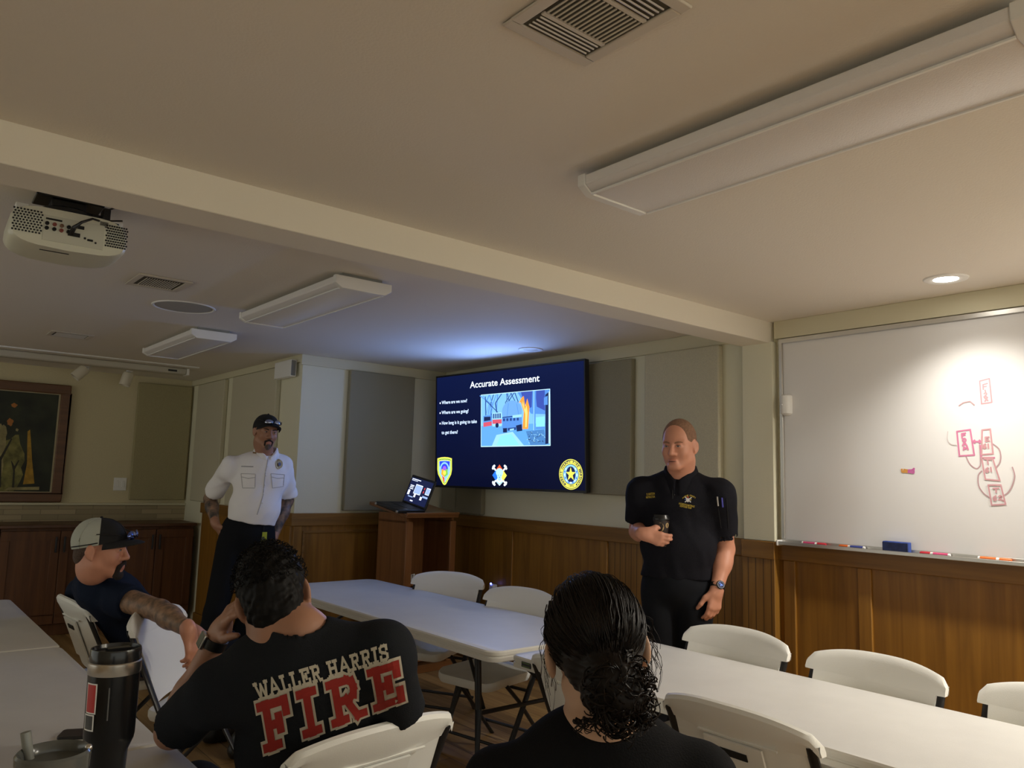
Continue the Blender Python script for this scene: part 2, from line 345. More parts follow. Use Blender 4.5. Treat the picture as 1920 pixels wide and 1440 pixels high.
wrap_light((1.76, 5.95, ZC), 1.20, .30, 'farthest wraparound ceiling light, next to the round speaker grille')
def vent(c, sx, sy, zones, label, tl=.4):
    t = thing('ceiling_vent', label, 'air vent', (c[0], c[1], ZC), group='ceiling air vents')
    m = MB()
    for lo, hi in (((-sx, -sy), (sx, -sy+.03)), ((-sx, sy-.03), (sx, sy)), ((-sx, -sy+.03), (-sx+.03, sy-.03)), ((sx-.03, -sy+.03), (sx, sy-.03))): m.box((*lo, -.008), (*hi, -.0005))
    m.build('frame', mat('vent_white', (.66, .61, .53), .5), t, bevel=.003)
    MB().box((-sx+.01, -sy+.01, -.002), (sx-.01, sy-.01, -.0004)).build('backing', mat('vent_shadow', (.10, .095, .075), .8), t)  # dark sheet, its colour stands for the shade between the slats
    for ax, a0, a1, b0, b1, n in zones:                    # slats along ax between a0..a1, n of them from b0 to b1
        for i in range(n):
            p = b0+(b1-b0)*(i+.5)/n; w = (b1-b0)/n*.5
            R = rotx(.5) if ax == 'X' else roty(.5)
            mm = MB().box((a0, -w*.3, -.0015), (a1, w*.3, .0015), R=rotx(tl), o=(0, p, -.007)) if ax == 'X' else MB().box((-w*.3, a0, -.0015), (w*.3, a1, .0015), R=roty(tl), o=(p, 0, -.007))
            mm.build('slat', MATS['vent_white'], t)
    return t
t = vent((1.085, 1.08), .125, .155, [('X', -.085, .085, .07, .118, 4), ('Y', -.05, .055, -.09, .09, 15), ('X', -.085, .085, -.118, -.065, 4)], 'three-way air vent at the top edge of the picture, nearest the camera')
for y_ in (.058, -.062): MB().box((-.09, y_, -.008), (.09, y_+.01, -.0035)).build('crossbar', MATS['vent_white'], t)
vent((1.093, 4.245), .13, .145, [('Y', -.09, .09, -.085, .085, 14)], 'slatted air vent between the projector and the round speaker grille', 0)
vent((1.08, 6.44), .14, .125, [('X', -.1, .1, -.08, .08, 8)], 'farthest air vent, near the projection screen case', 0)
sp = thing('ceiling_speaker', 'round white speaker grille flush in the ceiling beyond the beam', 'speaker', (1.38, 4.775, ZC))
MB().lathe([(.16, -.0005), (.165, -.006), (.175, -.006), (.178, -.0005)], 48).build('rim', WHITEP, sp)
MB().lathe([(0, -.006), (.12, -.005), (.161, -.002), (.161, -.0004)], 48).build('grille', mat('grille_grey', (.40, .39, .35), .7, bump=.4, bscale=500), sp)
def downlight(x, y, lit, label):
    t = thing('recessed_downlight', label, 'downlight', (x, y, ZC), group='recessed downlights')
    MB().lathe([(.052, -.004), (.072, -.010), (.09, -.006), (.094, -.0005), (.052, -.0005)], 40).build('trim_ring', WHITEP, t)
    MB().lathe([(0, -.012), (.03, -.010), (.054, -.004), (.054, -.001)], 32).build('lens', glow('lamp_lens', (1, .95, .86), 20) if lit else mat('unlit_lens', (.6, .58, .5), .5), t)
downlight(3.74, 1.44, True, 'glowing recessed downlight in the ceiling above the whiteboard')
downlight(3.75, 4.356, False, 'unlit recessed downlight in the ceiling just above the television')
# projector under the ceiling behind the beam
pj = thing('projector', 'white projector hung upside down from the ceiling at left', 'projector', (.487, 3.08, 0), rz=-.03)
def projector():
    m = MB(); W, D, z0, z1 = .193, .235, 2.272, 2.402; n = 28; vs = []; fs = []
    for j, (y, s) in enumerate(((0, .93), (.012, .985), (.04, 1), (D-.04, .99), (D-.01, .95), (D, .88))):
        for i in range(n):
            w = 2*PI*i/n; cx, cz = math.cos(w), math.sin(w); e = .42
            x = W*s*math.copysign(abs(cx)**e, cx); zz = math.copysign(abs(cz)**(e+.1), cz)
            z = (z0+z1)/2+(z1-z0)/2*zz*(.94+.06*s); x *= (1-.07*(zz+1)/2)
            if zz < 0: z -= .012*(1-(x/W)**2)
            vs.append((x, y, z))
    for j in range(5):
        for i in range(n): fs.append((j*n+i, j*n+(i+1) % n, (j+1)*n+(i+1) % n, (j+1)*n+i))
    fs += [tuple(range(n)), tuple(range(5*n, 6*n))]
    b = m.add(vs, fs).build('housing', mat('projector_white', (.72, .72, .60), .35), pj)
    for s, wdt in ((-.135, .04), (.145, .032)):
        g = MB()
        for i in range(9):
            for j in range(9):
                x = s-wdt+2*wdt*i/8+(.004 if j % 2 else 0); z = 2.305+.075*j/8
                g.box((x-.0028, -.003, z-.0026), (x+.0028, .001, z+.0026))
        g.build('speaker_holes', DARK, pj)
    MB().box((-.085, -.0025, 2.285), (.105, .0005, 2.375)).build('port_panel', mat('port_plate', (.60, .60, .50), .5), pj)
    for (x, z, c) in ((-.075, 2.345, 0), (-.052, 2.345, 1), (-.030, 2.345, 2), (-.008, 2.345, 3), (-.075, 2.328, 0), (-.052, 2.328, 0), (-.030, 2.328, 1), (-.008, 2.328, 0)):
        R = rotx(PI/2)
        MB().lathe([(.0, .0), (.0065, .0), (.0065, .007), (.003, .007), (.003, .004), (0, .004)], 14, R=R, o=(x, -.002, z)).build('socket', [DARK, mat('rca_red', (.25, .05, .03), .5), mat('rca_brown', (.2, .1, .05), .5), DARK][c], pj)
    for (x, z, w, h) in ((-.055, 2.362, .05, .006), (.025, 2.352, .03, .012), (.01, 2.322, .038, .014), (.062, 2.312, .018, .007), (.08, 2.306, .006, .006), (.045, 2.316, .007, .007)):
        MB().box((x-w/2, -.006, z-h/2), (x+w/2, -.001, z+h/2)).build('port', DARK, pj, bevel=.001)
    MB().box((-.17, .03, 2.392), (-.13, .07, 2.41)).build('foot', WHITEP, pj, bevel=.003); MB().box((.13, .03, 2.392), (.17, .07, 2.41)).build('foot', WHITEP, pj, bevel=.003)
    MB().box((-.09, -.006, 2.247), (.0, .0, 2.249)).build('front_seam', DARK, pj)
    MB().box((-.11, .06, 2.462), (.11, .2, ZC)).box((-.06, .07, 2.43), (.05, .18, 2.462)).build('ceiling_plate', BLACKP, pj, bevel=.004)
    MB().lathe([(.0, 2.400), (.085, 2.402), (.095, 2.412), (.095, 2.424), (.08, 2.432), (0, 2.432)], 32, o=(-.0, .12, 0)).build('swivel_disc', BLACKP, pj)
    MB().box((.0, .06, 2.398), (.13, .1, 2.43)).box((.10, .02, 2.385), (.125, .08, 2.45)).box((.085, .0, 2.365), (.12, .02, 2.395)).build('arm', BLACKP, pj, bevel=.004)
    for a, b in (((.11, .02, 2.44), (.145, .0, 2.46)), ((.115, .01, 2.4), (.16, -.01, 2.405)), ((.12, .02, 2.40), (.15, 0, 2.39))): MB().tube([a, b], .003, 6).build('cable_tie', BLACKP, pj)
    MB().tube([(.10, .02, 2.395), (.06, -.03, 2.385), (.025, -.04, 2.362), (.005, -.03, 2.34), (.0, -.004, 2.325)], [.004, .004, .005, .008, .008], 8).build('video_cable', BLACKP, pj)
projector()
# white box on the outside corner of the wall
jb = thing('junction_box', 'small white box fixed high on the wall corner above the white-shirted man', 'wall box', (XR-.022, 6.18, 2.36))
MB().box((-.05, -.16, -.07), (0, .17, .07)).build('casing', WHITEP, jb, bevel=.004); MB().box((-.045, -.167, -.062), (-.01, -.158, .062)).build('end_plate', mat('grey_metal', (.2, .2, .2), .5), jb)
# plug-in night light on the wainscot
pl = thing('night_light', 'small plug-in night light glowing blue on the wooden wall behind a chair', 'night light', (XW-.0085, 5.12, .61))
MB().box((-.05, -.03, -.05), (0, .03, .04)).build('shell', mat('frosted_white', (.65, .65, .75), .4), pl, bevel=.012); MB().ball((-.05, 0, .045), .008, 10).build('lamp', glow('blue_led', (.12, .16, 1), 6), pl)
# ------------------------------------------------------------------ folding tables
def rrect(x0, y0, x1, y1, r, n=7):
    P = []
    for cx, cy, a in ((x1-r, y1-r, 0), (x0+r, y1-r, PI/2), (x0+r, y0+r, PI), (x1-r, y0+r, 3*PI/2)):
        P += [(cx+r*math.cos(a+PI/2*i/n), cy+r*math.sin(a+PI/2*i/n)) for i in range(n+1)]
    return P
def table(loc, w, ln, label, rz=0, badge=False, r=.07):
    t = thing('folding_table', label, 'table', loc, rz, 'white folding tables')
    H = .74; x, y = w/2, ln/2
    m = MB(); loops = [(0, H-.048), (.0, H-.030), (-.004, H-.028), (-.004, H-.022), (0, H-.020), (0, H-.006), (-.006, H)]
    n = None; vs = []; fs = []
    for k, (e, z) in enumerate(loops):
        P = rrect(-x-e*-1 if 0 else -x-e, -y-e, x+e, y+e, r); n = len(P); vs += [(px, py, z) for px, py in P]
    for k in range(len(loops)-1):
        fs += [(k*n+i, k*n+(i+1) % n, (k+1)*n+(i+1) % n, (k+1)*n+i) for i in range(n)]
    fs += [tuple(reversed(range(n))), tuple(range((len(loops)-1)*n, len(loops)*n))]
    m.add(vs, fs); m.m = [1]*(len(fs)-1)+[0]
    m.build('tabletop', [TABLE, TABRIM], t)
    for s in (-1, 1):
        ye = s*(y-.26)
        for q in (-1, 1):
            X = q*(w/2-.13)
            MB().tube([(X, ye-s*.02, H-.05), (X, ye, .42), (X+q*.045, ye+s*.06, .02)], .017, 10).tube([(X+q*.045, ye+s*.06, .0), (X+q*.045, ye+s*.06, .025)], .02, 10).build('leg', STEEL, t)
        for z, yy, dx in ((H-.075, -s*.01, 0), (.40, 0, 0), (.14, s*.045, .034)): MB().tube([(-(w/2-.13)-dx, ye+yy, z), (w/2-.13+dx, ye+yy, z)], .011, 8).build('crossbar', STEEL, t)
        for q in (-1, 1): MB().tube([(q*(w/2-.16), ye, .42), (q*.06, ye-s*.42, H-.055)], .010, 8).build('brace', STEEL, t)
        MB().box((-w/2+.09, ye-.03, H-.066), (w/2-.09, ye+.02, H-.048)).build('mount_rail', STEEL, t, bevel=.004)
    if badge:
        b = MB().box((-x-.0035, y-.14, H-.036), (-x-.0005, y-.08, H-.014)).build('badge', BLACKP, t); tag(b, 'small black maker badge on the rim')
        MB().box((-x-.0042, y-.135, H-.034), (-x-.003, y-.085, H-.030)).box((-x-.0042, y-.135, H-.020), (-x-.003, y-.085, H-.0165)).build('badge_line', mat('badge_green', (.10, .16, .03), .5), b)
    return t
TA = table((2.62, 4.02, 0), .79, 2.46, 'long white folding table in mid-room before the lectern, bluish at its far end')
TB = table((2.652, 1.505, 0), .76, 2.44, 'long white folding table on the right, its badge end touching the middle table', badge=True, r=.035)
table((.352, 4.64, 0), .76, 1.50, 'far white folding table on the left, beyond the phone and tumblers', r=.04)
table((.352, 3.135, 0), .76, 1.50, 'white folding table on the left with the phone lying on it', r=.04)
table((.368, 1.625, 0), .76, 1.50, 'nearest white folding table, under the two tumblers at the bottom left', r=.04)

# ------------------------------------------------------------------ folding chairs (sitter faces +x)
def make_chair():
    t = thing('folding_chair', 'x', 'chair', (0, 0, 0), 0, 'white folding chairs')
    hw, zn, zt, z0 = .268, .775, .868, .50
    bx = lambda z: -.165-(z-.5)*.40
    curv = lambda u: .035*u*u
    m = MB(); N = 26; vs = []; fs = []
    top = lambda u: zt-.040*abs(u)**2.6-.018*max(0, abs(u)-.93)/.07
    for i in range(N+1):
        u = -1+2*i/N; c = curv(u); tz = top(u); dn = zn-.012*(1-u*u)
        sec = [(.0095, dn), (.011, dn+.012), (.013, tz-.03), (.009, tz-.008), (0, tz), (-.012, tz-.004), (-.022, tz-.016), (-.024, tz-.035), (-.020, dn+.03), (-.014, dn)]
        vs += [(bx(z)+dx+c, u*hw, z) for dx, z in sec]
    k = 10
    for i in range(N):
        for j in range(k): fs.append((i*k+j, i*k+(j+1) % k, (i+1)*k+(j+1) % k, (i+1)*k+j))
    fs += [tuple(range(k)), tuple(reversed(range(N*k, N*k+k)))]
    m.add(vs, fs)
    vs = []; fs = []; hw2 = .236; J = 6
    zz = [z0+(zn+.03-z0)*j/J for j in range(J+1)]
    for side in (0, 1):
        for j, z in enumerate(zz):
            for i in range(N+1):
                u = -1+2*i/N; ww = hw2*(1-.10*(1-j/J)**2)
                vs.append((bx(z)+curv(u*ww/hw)+(.010 if side == 0 else -.010), u*ww, z))
    S = (J+1)*(N+1)
    for j in range(J):
        for i in range(N):
            a = j*(N+1)+i; fs.append((a, a+1, a+N+2, a+N+1)); b = a+S; fs.append((b, b+N+1, b+N+2, b+1))
    for i in range(N): fs.append((i, i+S, i+1+S, i+1)); a = J*(N+1)+i; fs.append((a, a+1, a+1+S, a+S))
    for j in range(J):
        a = j*(N+1); fs.append((a, a+N+1, a+N+1+S, a+S)); a += N; fs.append((a, a+S, a+N+1+S, a+N+1))
    m.add(vs, fs)
    # raised pad and crease on the rear
    R = roty(-.3805)
    m.box((-.018, -.10, -.12), (-.0105, .10, .085), R=R, o=(bx(.68)-.001, 0, .68)); m.box((-.0155, -.15, .092), (-.009, .12, .098), R=R, o=(bx(.68), 0, .68))
    b = m.build('backrest', PLASTIC, t)
    MB().box((-.0225, -.046, .036), (-.0175, .046, .058), R=R, o=(bx(.68), 0, .68)).build('handle_slot_shade', DARK, b)  # dark box on the rear, shade of the open grip hole as colour
    m = MB(); P = rrect(-.20, -.215, .225, .215, .07, 6); n = len(P); vs = []; fs = []
    lay = [(.86, .408), (.97, .412), (1, .428), (1, .448), (.98, .456), (.9, .457), (.45, .449)]
    for s, z in lay: vs += [(px*s+.012*(1-s), py*s, z-(.022*((px-.1)/.125)**2 if px > .1 else 0)) for px, py in P]
    for q in range(len(lay)-1): fs += [(q*n+i, q*n+(i+1) % n, (q+1)*n+(i+1) % n, (q+1)*n+i) for i in range(n)]
    fs += [tuple(reversed(range(n))), tuple(range((len(lay)-1)*n, len(lay)*n))]
    m.add(vs, fs).build('seat', PLASTIC, t)
    for s in (-1, 1):
        MB().tube([(bx(.80)+.016, s*.243, .80), (bx(.62)+.026, s*.243, .62), (-.118, s*.240, .47), (-.07, s*.236, .385), (.155, s*.232, .0)], .0165, 10, flat=.62, ref=(0, 1, 0)).build('leg', STEEL, t)
        MB().tube([(.10, s*.212, .41), (.0, s*.212, .32), (-.29, s*.212, 0)], .0145, 10, flat=.65, ref=(0, 1, 0)).build('leg', STEEL, t)
    for a, z in ((.10, .095), (-.225, .09), (-.055, .365)): MB().tube([(a, -.228, z), (a, .228, z)], .009, 8).build('stretcher', STEEL, t)
    return t
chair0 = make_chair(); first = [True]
def place_chair(bx, by, deg, label):
    o = chair0 if first[0] else copy_tree(chair0); first[0] = False
    a = math.radians(deg); o.location = (bx+.29*math.cos(a), by+.29*math.sin(a), 0); o.rotation_euler = (0, 0, a); o['label'] = label
    return o
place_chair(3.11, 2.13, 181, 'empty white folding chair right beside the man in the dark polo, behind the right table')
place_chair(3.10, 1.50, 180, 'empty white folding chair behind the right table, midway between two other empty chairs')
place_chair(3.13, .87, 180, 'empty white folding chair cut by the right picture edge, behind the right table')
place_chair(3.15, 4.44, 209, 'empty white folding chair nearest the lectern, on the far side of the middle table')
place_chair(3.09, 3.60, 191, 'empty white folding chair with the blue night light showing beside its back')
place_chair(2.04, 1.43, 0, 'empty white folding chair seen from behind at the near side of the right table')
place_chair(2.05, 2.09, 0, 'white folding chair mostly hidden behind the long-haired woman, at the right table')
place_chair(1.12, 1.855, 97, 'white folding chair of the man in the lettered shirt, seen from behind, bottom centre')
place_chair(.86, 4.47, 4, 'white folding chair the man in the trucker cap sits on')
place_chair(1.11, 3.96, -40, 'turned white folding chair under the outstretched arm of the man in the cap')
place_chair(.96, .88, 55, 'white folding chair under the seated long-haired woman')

# ------------------------------------------------------------------ whiteboard
wb = thing('whiteboard', 'large wall-mounted whiteboard with pink marker sketch on the right', 'whiteboard', (0, 0, 0))
BX = XW-.02
MB().box((BX, .06, 1.205), (XW-.002, 2.49, 2.35)).build('board', mat('board_white', (.83, .82, .82), .22, coat=.3), wb)
AL = mat('aluminium', (.62, .60, .56), .35, metal=.85)
m = MB().box((BX-.012, 2.478, 1.209), (XW-.001, 2.50, 2.338)).box((BX-.012, .05, 1.209), (XW-.001, .072, 2.338)).box((BX-.012, .05, 2.338), (XW-.001, 2.50, 2.362)); m.build('frame', AL, wb, bevel=.003)
MB().box((BX-.055, .06, 1.178), (BX+.005, 2.50, 1.188)).box((BX-.057, .06, 1.178), (BX-.050, 2.50, 1.197)).box((BX-.012, .06, 1.186), (BX+.005, 2.5, 1.208)).build('pen_tray', AL, wb, bevel=.002)
for y in (2.497, .063): MB().box((BX-.06, y-.006, 1.172), (BX+.004, y+.008, 1.204)).build('tray_end', WHITEP, wb, bevel=.005)
def onboard(zx, zy):
    s = sight(1420+zx/2.77, 560+zy/2.77); return EYE+s*(BX/s[0])
PEN = [0]
def pen(strokes, name, m, r=.0035):
    b = MB()
    for st in strokes:
        P = [onboard(*p) for p in st]
        for a, c in zip(P[:-1], P[1:]):
            d = nrm(c-a)*r*.6; w = np.cross(V(-1, 0, 0), nrm(c-a))*r
            q = [a-d-w, c+d-w, c+d+w, a-d+w]; PEN[0] += 1; q = [V(BX-.0006-.000012*(PEN[0] % 160), p[1], p[2]) for p in q]; b.add(q, [(0, 1, 2, 3)])
    return b.build(name, m, wb, smooth=False)
def loop(*p): return list(p)+[p[0]]
def circ(x, y, r, n=9): return [(x+r*math.cos(2*PI*i/n), y+r*math.sin(2*PI*i/n)) for i in range(n+1)]
def sm(pts, n=4):
    out = []
    for i in range(len(pts)-1):
        p0, p1, p2, p3 = [np.array(pts[max(0, min(len(pts)-1, i+k))], float) for k in (-1, 0, 1, 2)]
        for j in range(n):
            t = j/n; out.append(tuple(.5*((2*p1)+(-p0+p2)*t+(2*p0-5*p1+4*p2-p3)*t*t+(-p0+3*p1-3*p2+p3)*t**3)))
    return out+[tuple(pts[-1])]
six = lambda x, y: [sm([(x+6, y-12), (x-4, y-4), (x-5, y+8), (x+3, y+11), (x+7, y+4), (x+1, y-1), (x-5, y+4)])]
one = lambda x, y: [[(x, y-12), (x+2, y+11)]]
two = lambda x, y: [sm([(x-7, y-7), (x+1, y-12), (x+6, y-5), (x-7, y+9), (x, y+7), (x+9, y+11)])]
pink = mat('marker_pink', (.66, .22, .38), .6); rose = mat('marker_rose', (.64, .34, .38), .6)
pen([loop((1155, 428), (1205, 415), (1218, 538), (1165, 546)), [(1195, 440), (1172, 447), (1174, 472)], [(1173, 458), (1190, 455)], [(1183, 474), (1186, 487)], *two(1185, 501), [(1180, 514), (1198, 530)], [(1196, 512), (1182, 534)]], 'marker_sketch', rose, .0032)
pen([loop((1037, 690), (1106, 680), (1127, 812), (1050, 817)), [(1082, 698), (1062, 702), (1064, 724)], [(1063, 711), (1079, 708)], circ(1075, 734, 8), [(1067, 764), (1076, 745), (1088, 763)], [(1071, 757), (1084, 756)], [(1072, 786), (1074, 770), (1082, 780), (1090, 768), (1095, 784)],
     [(1120, 742), (1163, 743)], [(1130, 735), (1120, 742), (1131, 750)], [(1153, 735), (1163, 743), (1153, 750)], [(1160, 762), (1164, 826), (1232, 826)]], 'marker_sketch', pink, .0038)
pen([loop((1168, 682), (1210, 677), (1225, 805), (1165, 810)), [(1203, 718), (1185, 720), (1187, 741), (1205, 739)], [(1186, 730), (1200, 729)], *six(1180, 766), *one(1199, 766),
     loop((1165, 825), (1222, 828), (1260, 945), (1185, 938)), [(1178, 833), (1215, 836)], [(1196, 836), (1199, 860)], *six(1193, 890), *one(1213, 888),
     loop((1200, 968), (1265, 968), (1290, 1068), (1218, 1072)), [(1225, 986), (1254, 984)], [(1240, 985), (1241, 1008)], *six(1234, 1036), *two(1262, 1036), [(1268, 1046), (1285, 1052)]], 'marker_sketch', rose, .0034)
pen([sm([(1083, 817), (1105, 860), (1135, 882), (1152, 875), (1160, 850), (1155, 760)]), sm([(1225, 755), (1255, 780), (1265, 820), (1258, 855), (1240, 878)]), sm([(1165, 895), (1148, 920), (1150, 970), (1175, 1010), (1207, 1033)]), sm([(1325, 875), (1337, 920), (1325, 970), (1305, 1005), (1285, 1020)]), [(1048, 556), (1070, 540), (1105, 533), (1128, 552)]], 'marker_sketch', mat('marker_faded', (.52, .33, .36), .6), .0026)
pen([sm([(1035, 760), (1005, 755), (988, 730), (990, 690)])], 'marker_sketch', mat('marker_faint', (.66, .60, .60), .6), .0022)
pen([[(751, 886), (753, 899), (760, 901), (765, 887), (767, 902)], [(770, 890), (782, 891)], [(776, 890), (777, 903)]], 'marker_word', mat('marker_orange', (.72, .34, .08), .6), .0045)
pen([[(786, 903), (787, 891), (796, 891), (789, 898), (797, 904)], sm([(814, 889), (802, 891), (803, 903), (813, 903), (812, 885), (816, 884)])], 'marker_word', mat('marker_magenta', (.62, .15, .42), .6), .0045)
def marker(y, body, cap, flip, label):
    s = -1 if flip else 1
    t = thing('dry_erase_marker', label, 'marker', (BX-.030, y, 1.1975), group='markers in the whiteboard tray'); R = rotx(-PI/2*s)
    MB().lathe([(0, -.07), (.0085, -.069), (.0085, .02), (.007, .024), (0, .024)], 16, R=R).build('barrel', WHITEP, t)
    MB().lathe([(.0088, -.06), (.0088, .008)], 16, R=R).build('printed_band', body, t)
    MB().lathe([(0, .02), (.0092, .021), (.0092, .062), (.007, .07), (0, .07)], 16, R=R).build('cap', cap, t)
    return t
red = mat('ink_red', (.55, .03, .05), .4); orange = mat('ink_orange', (.75, .16, .03), .4); blue = mat('ink_blue', (.05, .07, .30), .4); mag = mat('ink_magenta', (.6, .08, .2), .4)
marker(2.29, mag, red, True, 'red-capped marker at the far left end of the whiteboard tray')
marker(2.075, blue, orange, False, 'orange-capped marker with a blue band, left of the blue eraser')
marker(1.66, mag, red, False, 'red-capped marker just right of the blue eraser')
marker(1.40, orange, orange, True, 'orange-banded marker at the right edge of the picture')
er = thing('whiteboard_eraser', 'blue felt eraser standing in the whiteboard tray', 'eraser', (BX-.036, 1.842, 1.1885))
MB().box((-.012, -.065, 0), (.022, .065, .055)).build('felt', mat('felt_blue', (.035, .075, .32), .9, noise=.3, nscale=40), er, bevel=.004); MB().box((-.018, -.062, .003), (-.012, .062, .05)).build('dirty_face', mat('felt_dark', (.02, .035, .12), .95, noise=.5, nscale=30), er)
ms = thing('motion_sensor', 'small white motion sensor in the whiteboard top-left area', 'sensor', (BX, 2.455, 1.972))
m = MB(); vs = []; fs = []; n = 14
for j, (z, s) in enumerate(((-.062, .5), (-.05, .95), (-.02, 1), (.03, 1), (.052, .95), (.06, .6))):
    for i in range(n):
        w = PI*i/(n-1); vs.append((-.045*s*max(0, math.sin(w))**.7*(1 if z > -.02 else .9)-.001, .034*s*math.cos(w), z))
for j in range(5):
    for i in range(n-1): fs.append((j*n+i, j*n+i+1, (j+1)*n+i+1, (j+1)*n+i))
fs += [tuple(range(n)), tuple(reversed(range(5*n, 6*n)))]+[(j*n, (j+1)*n, (j+1)*n+n-1, j*n+n-1) for j in range(5)]
m.add(vs, fs).build('casing', WHITEP, ms); MB().ball((-.046, .005, -.002), .005, 10).build('indicator', mat('clear_white', (.9, .9, .9), .1), ms)

# ------------------------------------------------------------------ television and its slide
TVc = V(3.905, 4.843, 1.903); TVy, TVt, TVw = .080, .041, 1.72; TVh = TVw*9/16
ta = V(math.sin(TVy), -math.cos(TVy), 0); tn = V(-math.cos(TVy)*math.cos(TVt), -math.sin(TVy)*math.cos(TVt), -math.sin(TVt)); tu = np.cross(ta, tn); tu = tu if tu[2] > 0 else -tu
tv = thing('television', 'large wall-mounted television showing a dark blue presentation slide', 'television', (0, 0, 0))
def tp(x, y, n=0): return TVc+ta*x+tu*y+tn*n
def tvbox(x0, x1, y0, y1, n0, n1): 
    return MB().add([tp(x, y, n) for x in (x0, x1) for y in (y0, y1) for n in (n0, n1)], [(0, 1, 3, 2), (4, 6, 7, 5), (0, 4, 5, 1), (2, 3, 7, 6), (0, 2, 6, 4), (1, 5, 7, 3)])
w2, h2 = TVw/2, TVh/2
tvbox(-w2, w2, -h2, h2, -.045, -.004).build('housing', BLACKP, tv, bevel=.006)
m = MB(); bz = .011
for x0, x1, y0, y1 in ((-w2, w2, h2-bz, h2), (-w2, w2, -h2, -h2+bz*1.6), (-w2, -w2+bz, -h2+bz*1.6, h2-bz), (w2-bz, w2, -h2+bz*1.6, h2-bz)): m2 = tvbox(x0, x1, y0, y1, -.006, .004); m.add(m2.v, m2.f)
m.build('bezel', BLACKP, tv, bevel=.002)
tvbox(-.3, .3, -.22, .22, -.16, -.045).build('wall_mount', STEEL, tv)
scr = bpy.data.materials.new('slide_blue'); scr.use_nodes = True
def _scr():
    nt = scr.node_tree; b = nt.nodes['Principled BSDF']; b.inputs['Base Color'].default_value = (.003, .003, .004, 1); b.inputs['Roughness'].default_value = .3; b.inputs['Specular IOR Level'].default_value = .12
    tc = nt.nodes.new('ShaderNodeTexCoord'); g = nt.nodes.new('ShaderNodeSeparateXYZ'); nt.links.new(tc.outputs['Generated'], g.inputs[0])
    r = nt.nodes.new('ShaderNodeValToRGB'); nt.links.new(g.outputs['Z'], r.inputs['Fac'])
    r.color_ramp.elements[0].color = (.0016, .0026, .015, 1); r.color_ramp.elements[1].color = (.0028, .0065, .040, 1)
    nt.links.new(r.outputs['Color'], b.inputs['Emission Color']); b.inputs['Emission Strength'].default_value = 1
_scr()
SW, SH = TVw-2*bz, TVh-2.6*bz
screen = MB().add([tp(-SW/2, -SH/2, 0), tp(SW/2, -SH/2, 0), tp(SW/2, SH/2, 0), tp(-SW/2, SH/2, 0)], [(0, 1, 2, 3)]).build('screen', scr, tv, smooth=False)
G = {}
def g(name, r, gg, b, s=1): return glow('slide_'+name, (r, gg, b), s)
def sp_(s, t, n=.0006): return tp((s-.5)*TVw, (.5-t)*TVh, n)
class Slide:
    """flat coloured shapes of the slide, s across and t down, both 0..1 over the screen"""
    def __init__(s, box=None): s.mb = MB(); s.mats = []; s.n = .0006; s.box = box
    def p(s, x, y):
        if s.box: x0, y0, x1, y1 = s.box; x = x0+(x1-x0)*x; y = y0+(y1-y0)*y
        return sp_(x, y, s.n)
    def mi(s, m):
        if m not in s.mats: s.mats.append(m)
        return s.mats.index(m)
    def poly(s, pts, m): s.mb.add([s.p(*q) for q in pts], [tuple(range(len(pts)))], s.mi(m)); s.n += .00003
    def line(s, pts, w, m, asp=1.0):
        for a, b in zip(pts[:-1], pts[1:]):
            a = np.array(a); b = np.array(b); d = (b-a)*[1, 1/asp]; d = d/np.linalg.norm(d); k = np.array([-d[1], d[0]*asp])*w/2
            s.mb.add([s.p(*q) for q in (a-k, b-k, b+k, a+k)], [(0, 1, 2, 3)], s.mi(m))
        s.n += .00003
    def ell(s, cx, cy, rx, ry, m, a0=0, a1=2*PI, n=40): s.poly([(cx+rx*math.cos(a0+(a1-a0)*i/n), cy+ry*math.sin(a0+(a1-a0)*i/n)) for i in range(n)], m)
    def text(s, body, x, y, h, m, w=None, align='LEFT', bold=0, rot=0):
        vs, fs = text_mesh(body, 1, align, bold=bold); k = h/.72; xs = [v[0] for v in vs]; kx = k*9/16 if w is None else w/(max(xs)-min(xs)); ca, sa = math.cos(rot), math.sin(rot)
        pts = []
        for a, b in vs:
            px, py = a*kx*16/9, b*k; px, py = px*ca-py*sa, px*sa+py*ca
            pts.append(s.p(x+px*9/16, y-py))
        s.mb.add(pts, fs, s.mi(m)); s.n += .00003
    def done(s, name, par): return s.mb.build(name, s.mats, par, smooth=False)
white = g('white', .80, .90, 1.0, 1.15); pale = g('pale', .62, .76, 1, 1)
S = Slide(); S.text('Accurate Assessment', .264, .137, .057, white, w=.470, bold=.012); S.done('slide_title', screen)
S = Slide()
for body, x, y, w in (('Where are we now?', .046, .257, .197), ('Where are we going?', .046, .347, .208), ('How long is it going to take', .047, .441, .266), ('to get there?', .047, .526, .126)):
    S = Slide(); S.text(body, x, y, .030, pale, w=w, bold=.022)
    if not body.startswith('to'): S.ell(.034, y-.0105, .0045, .008, white)
    S.done('bullet_text', screen)
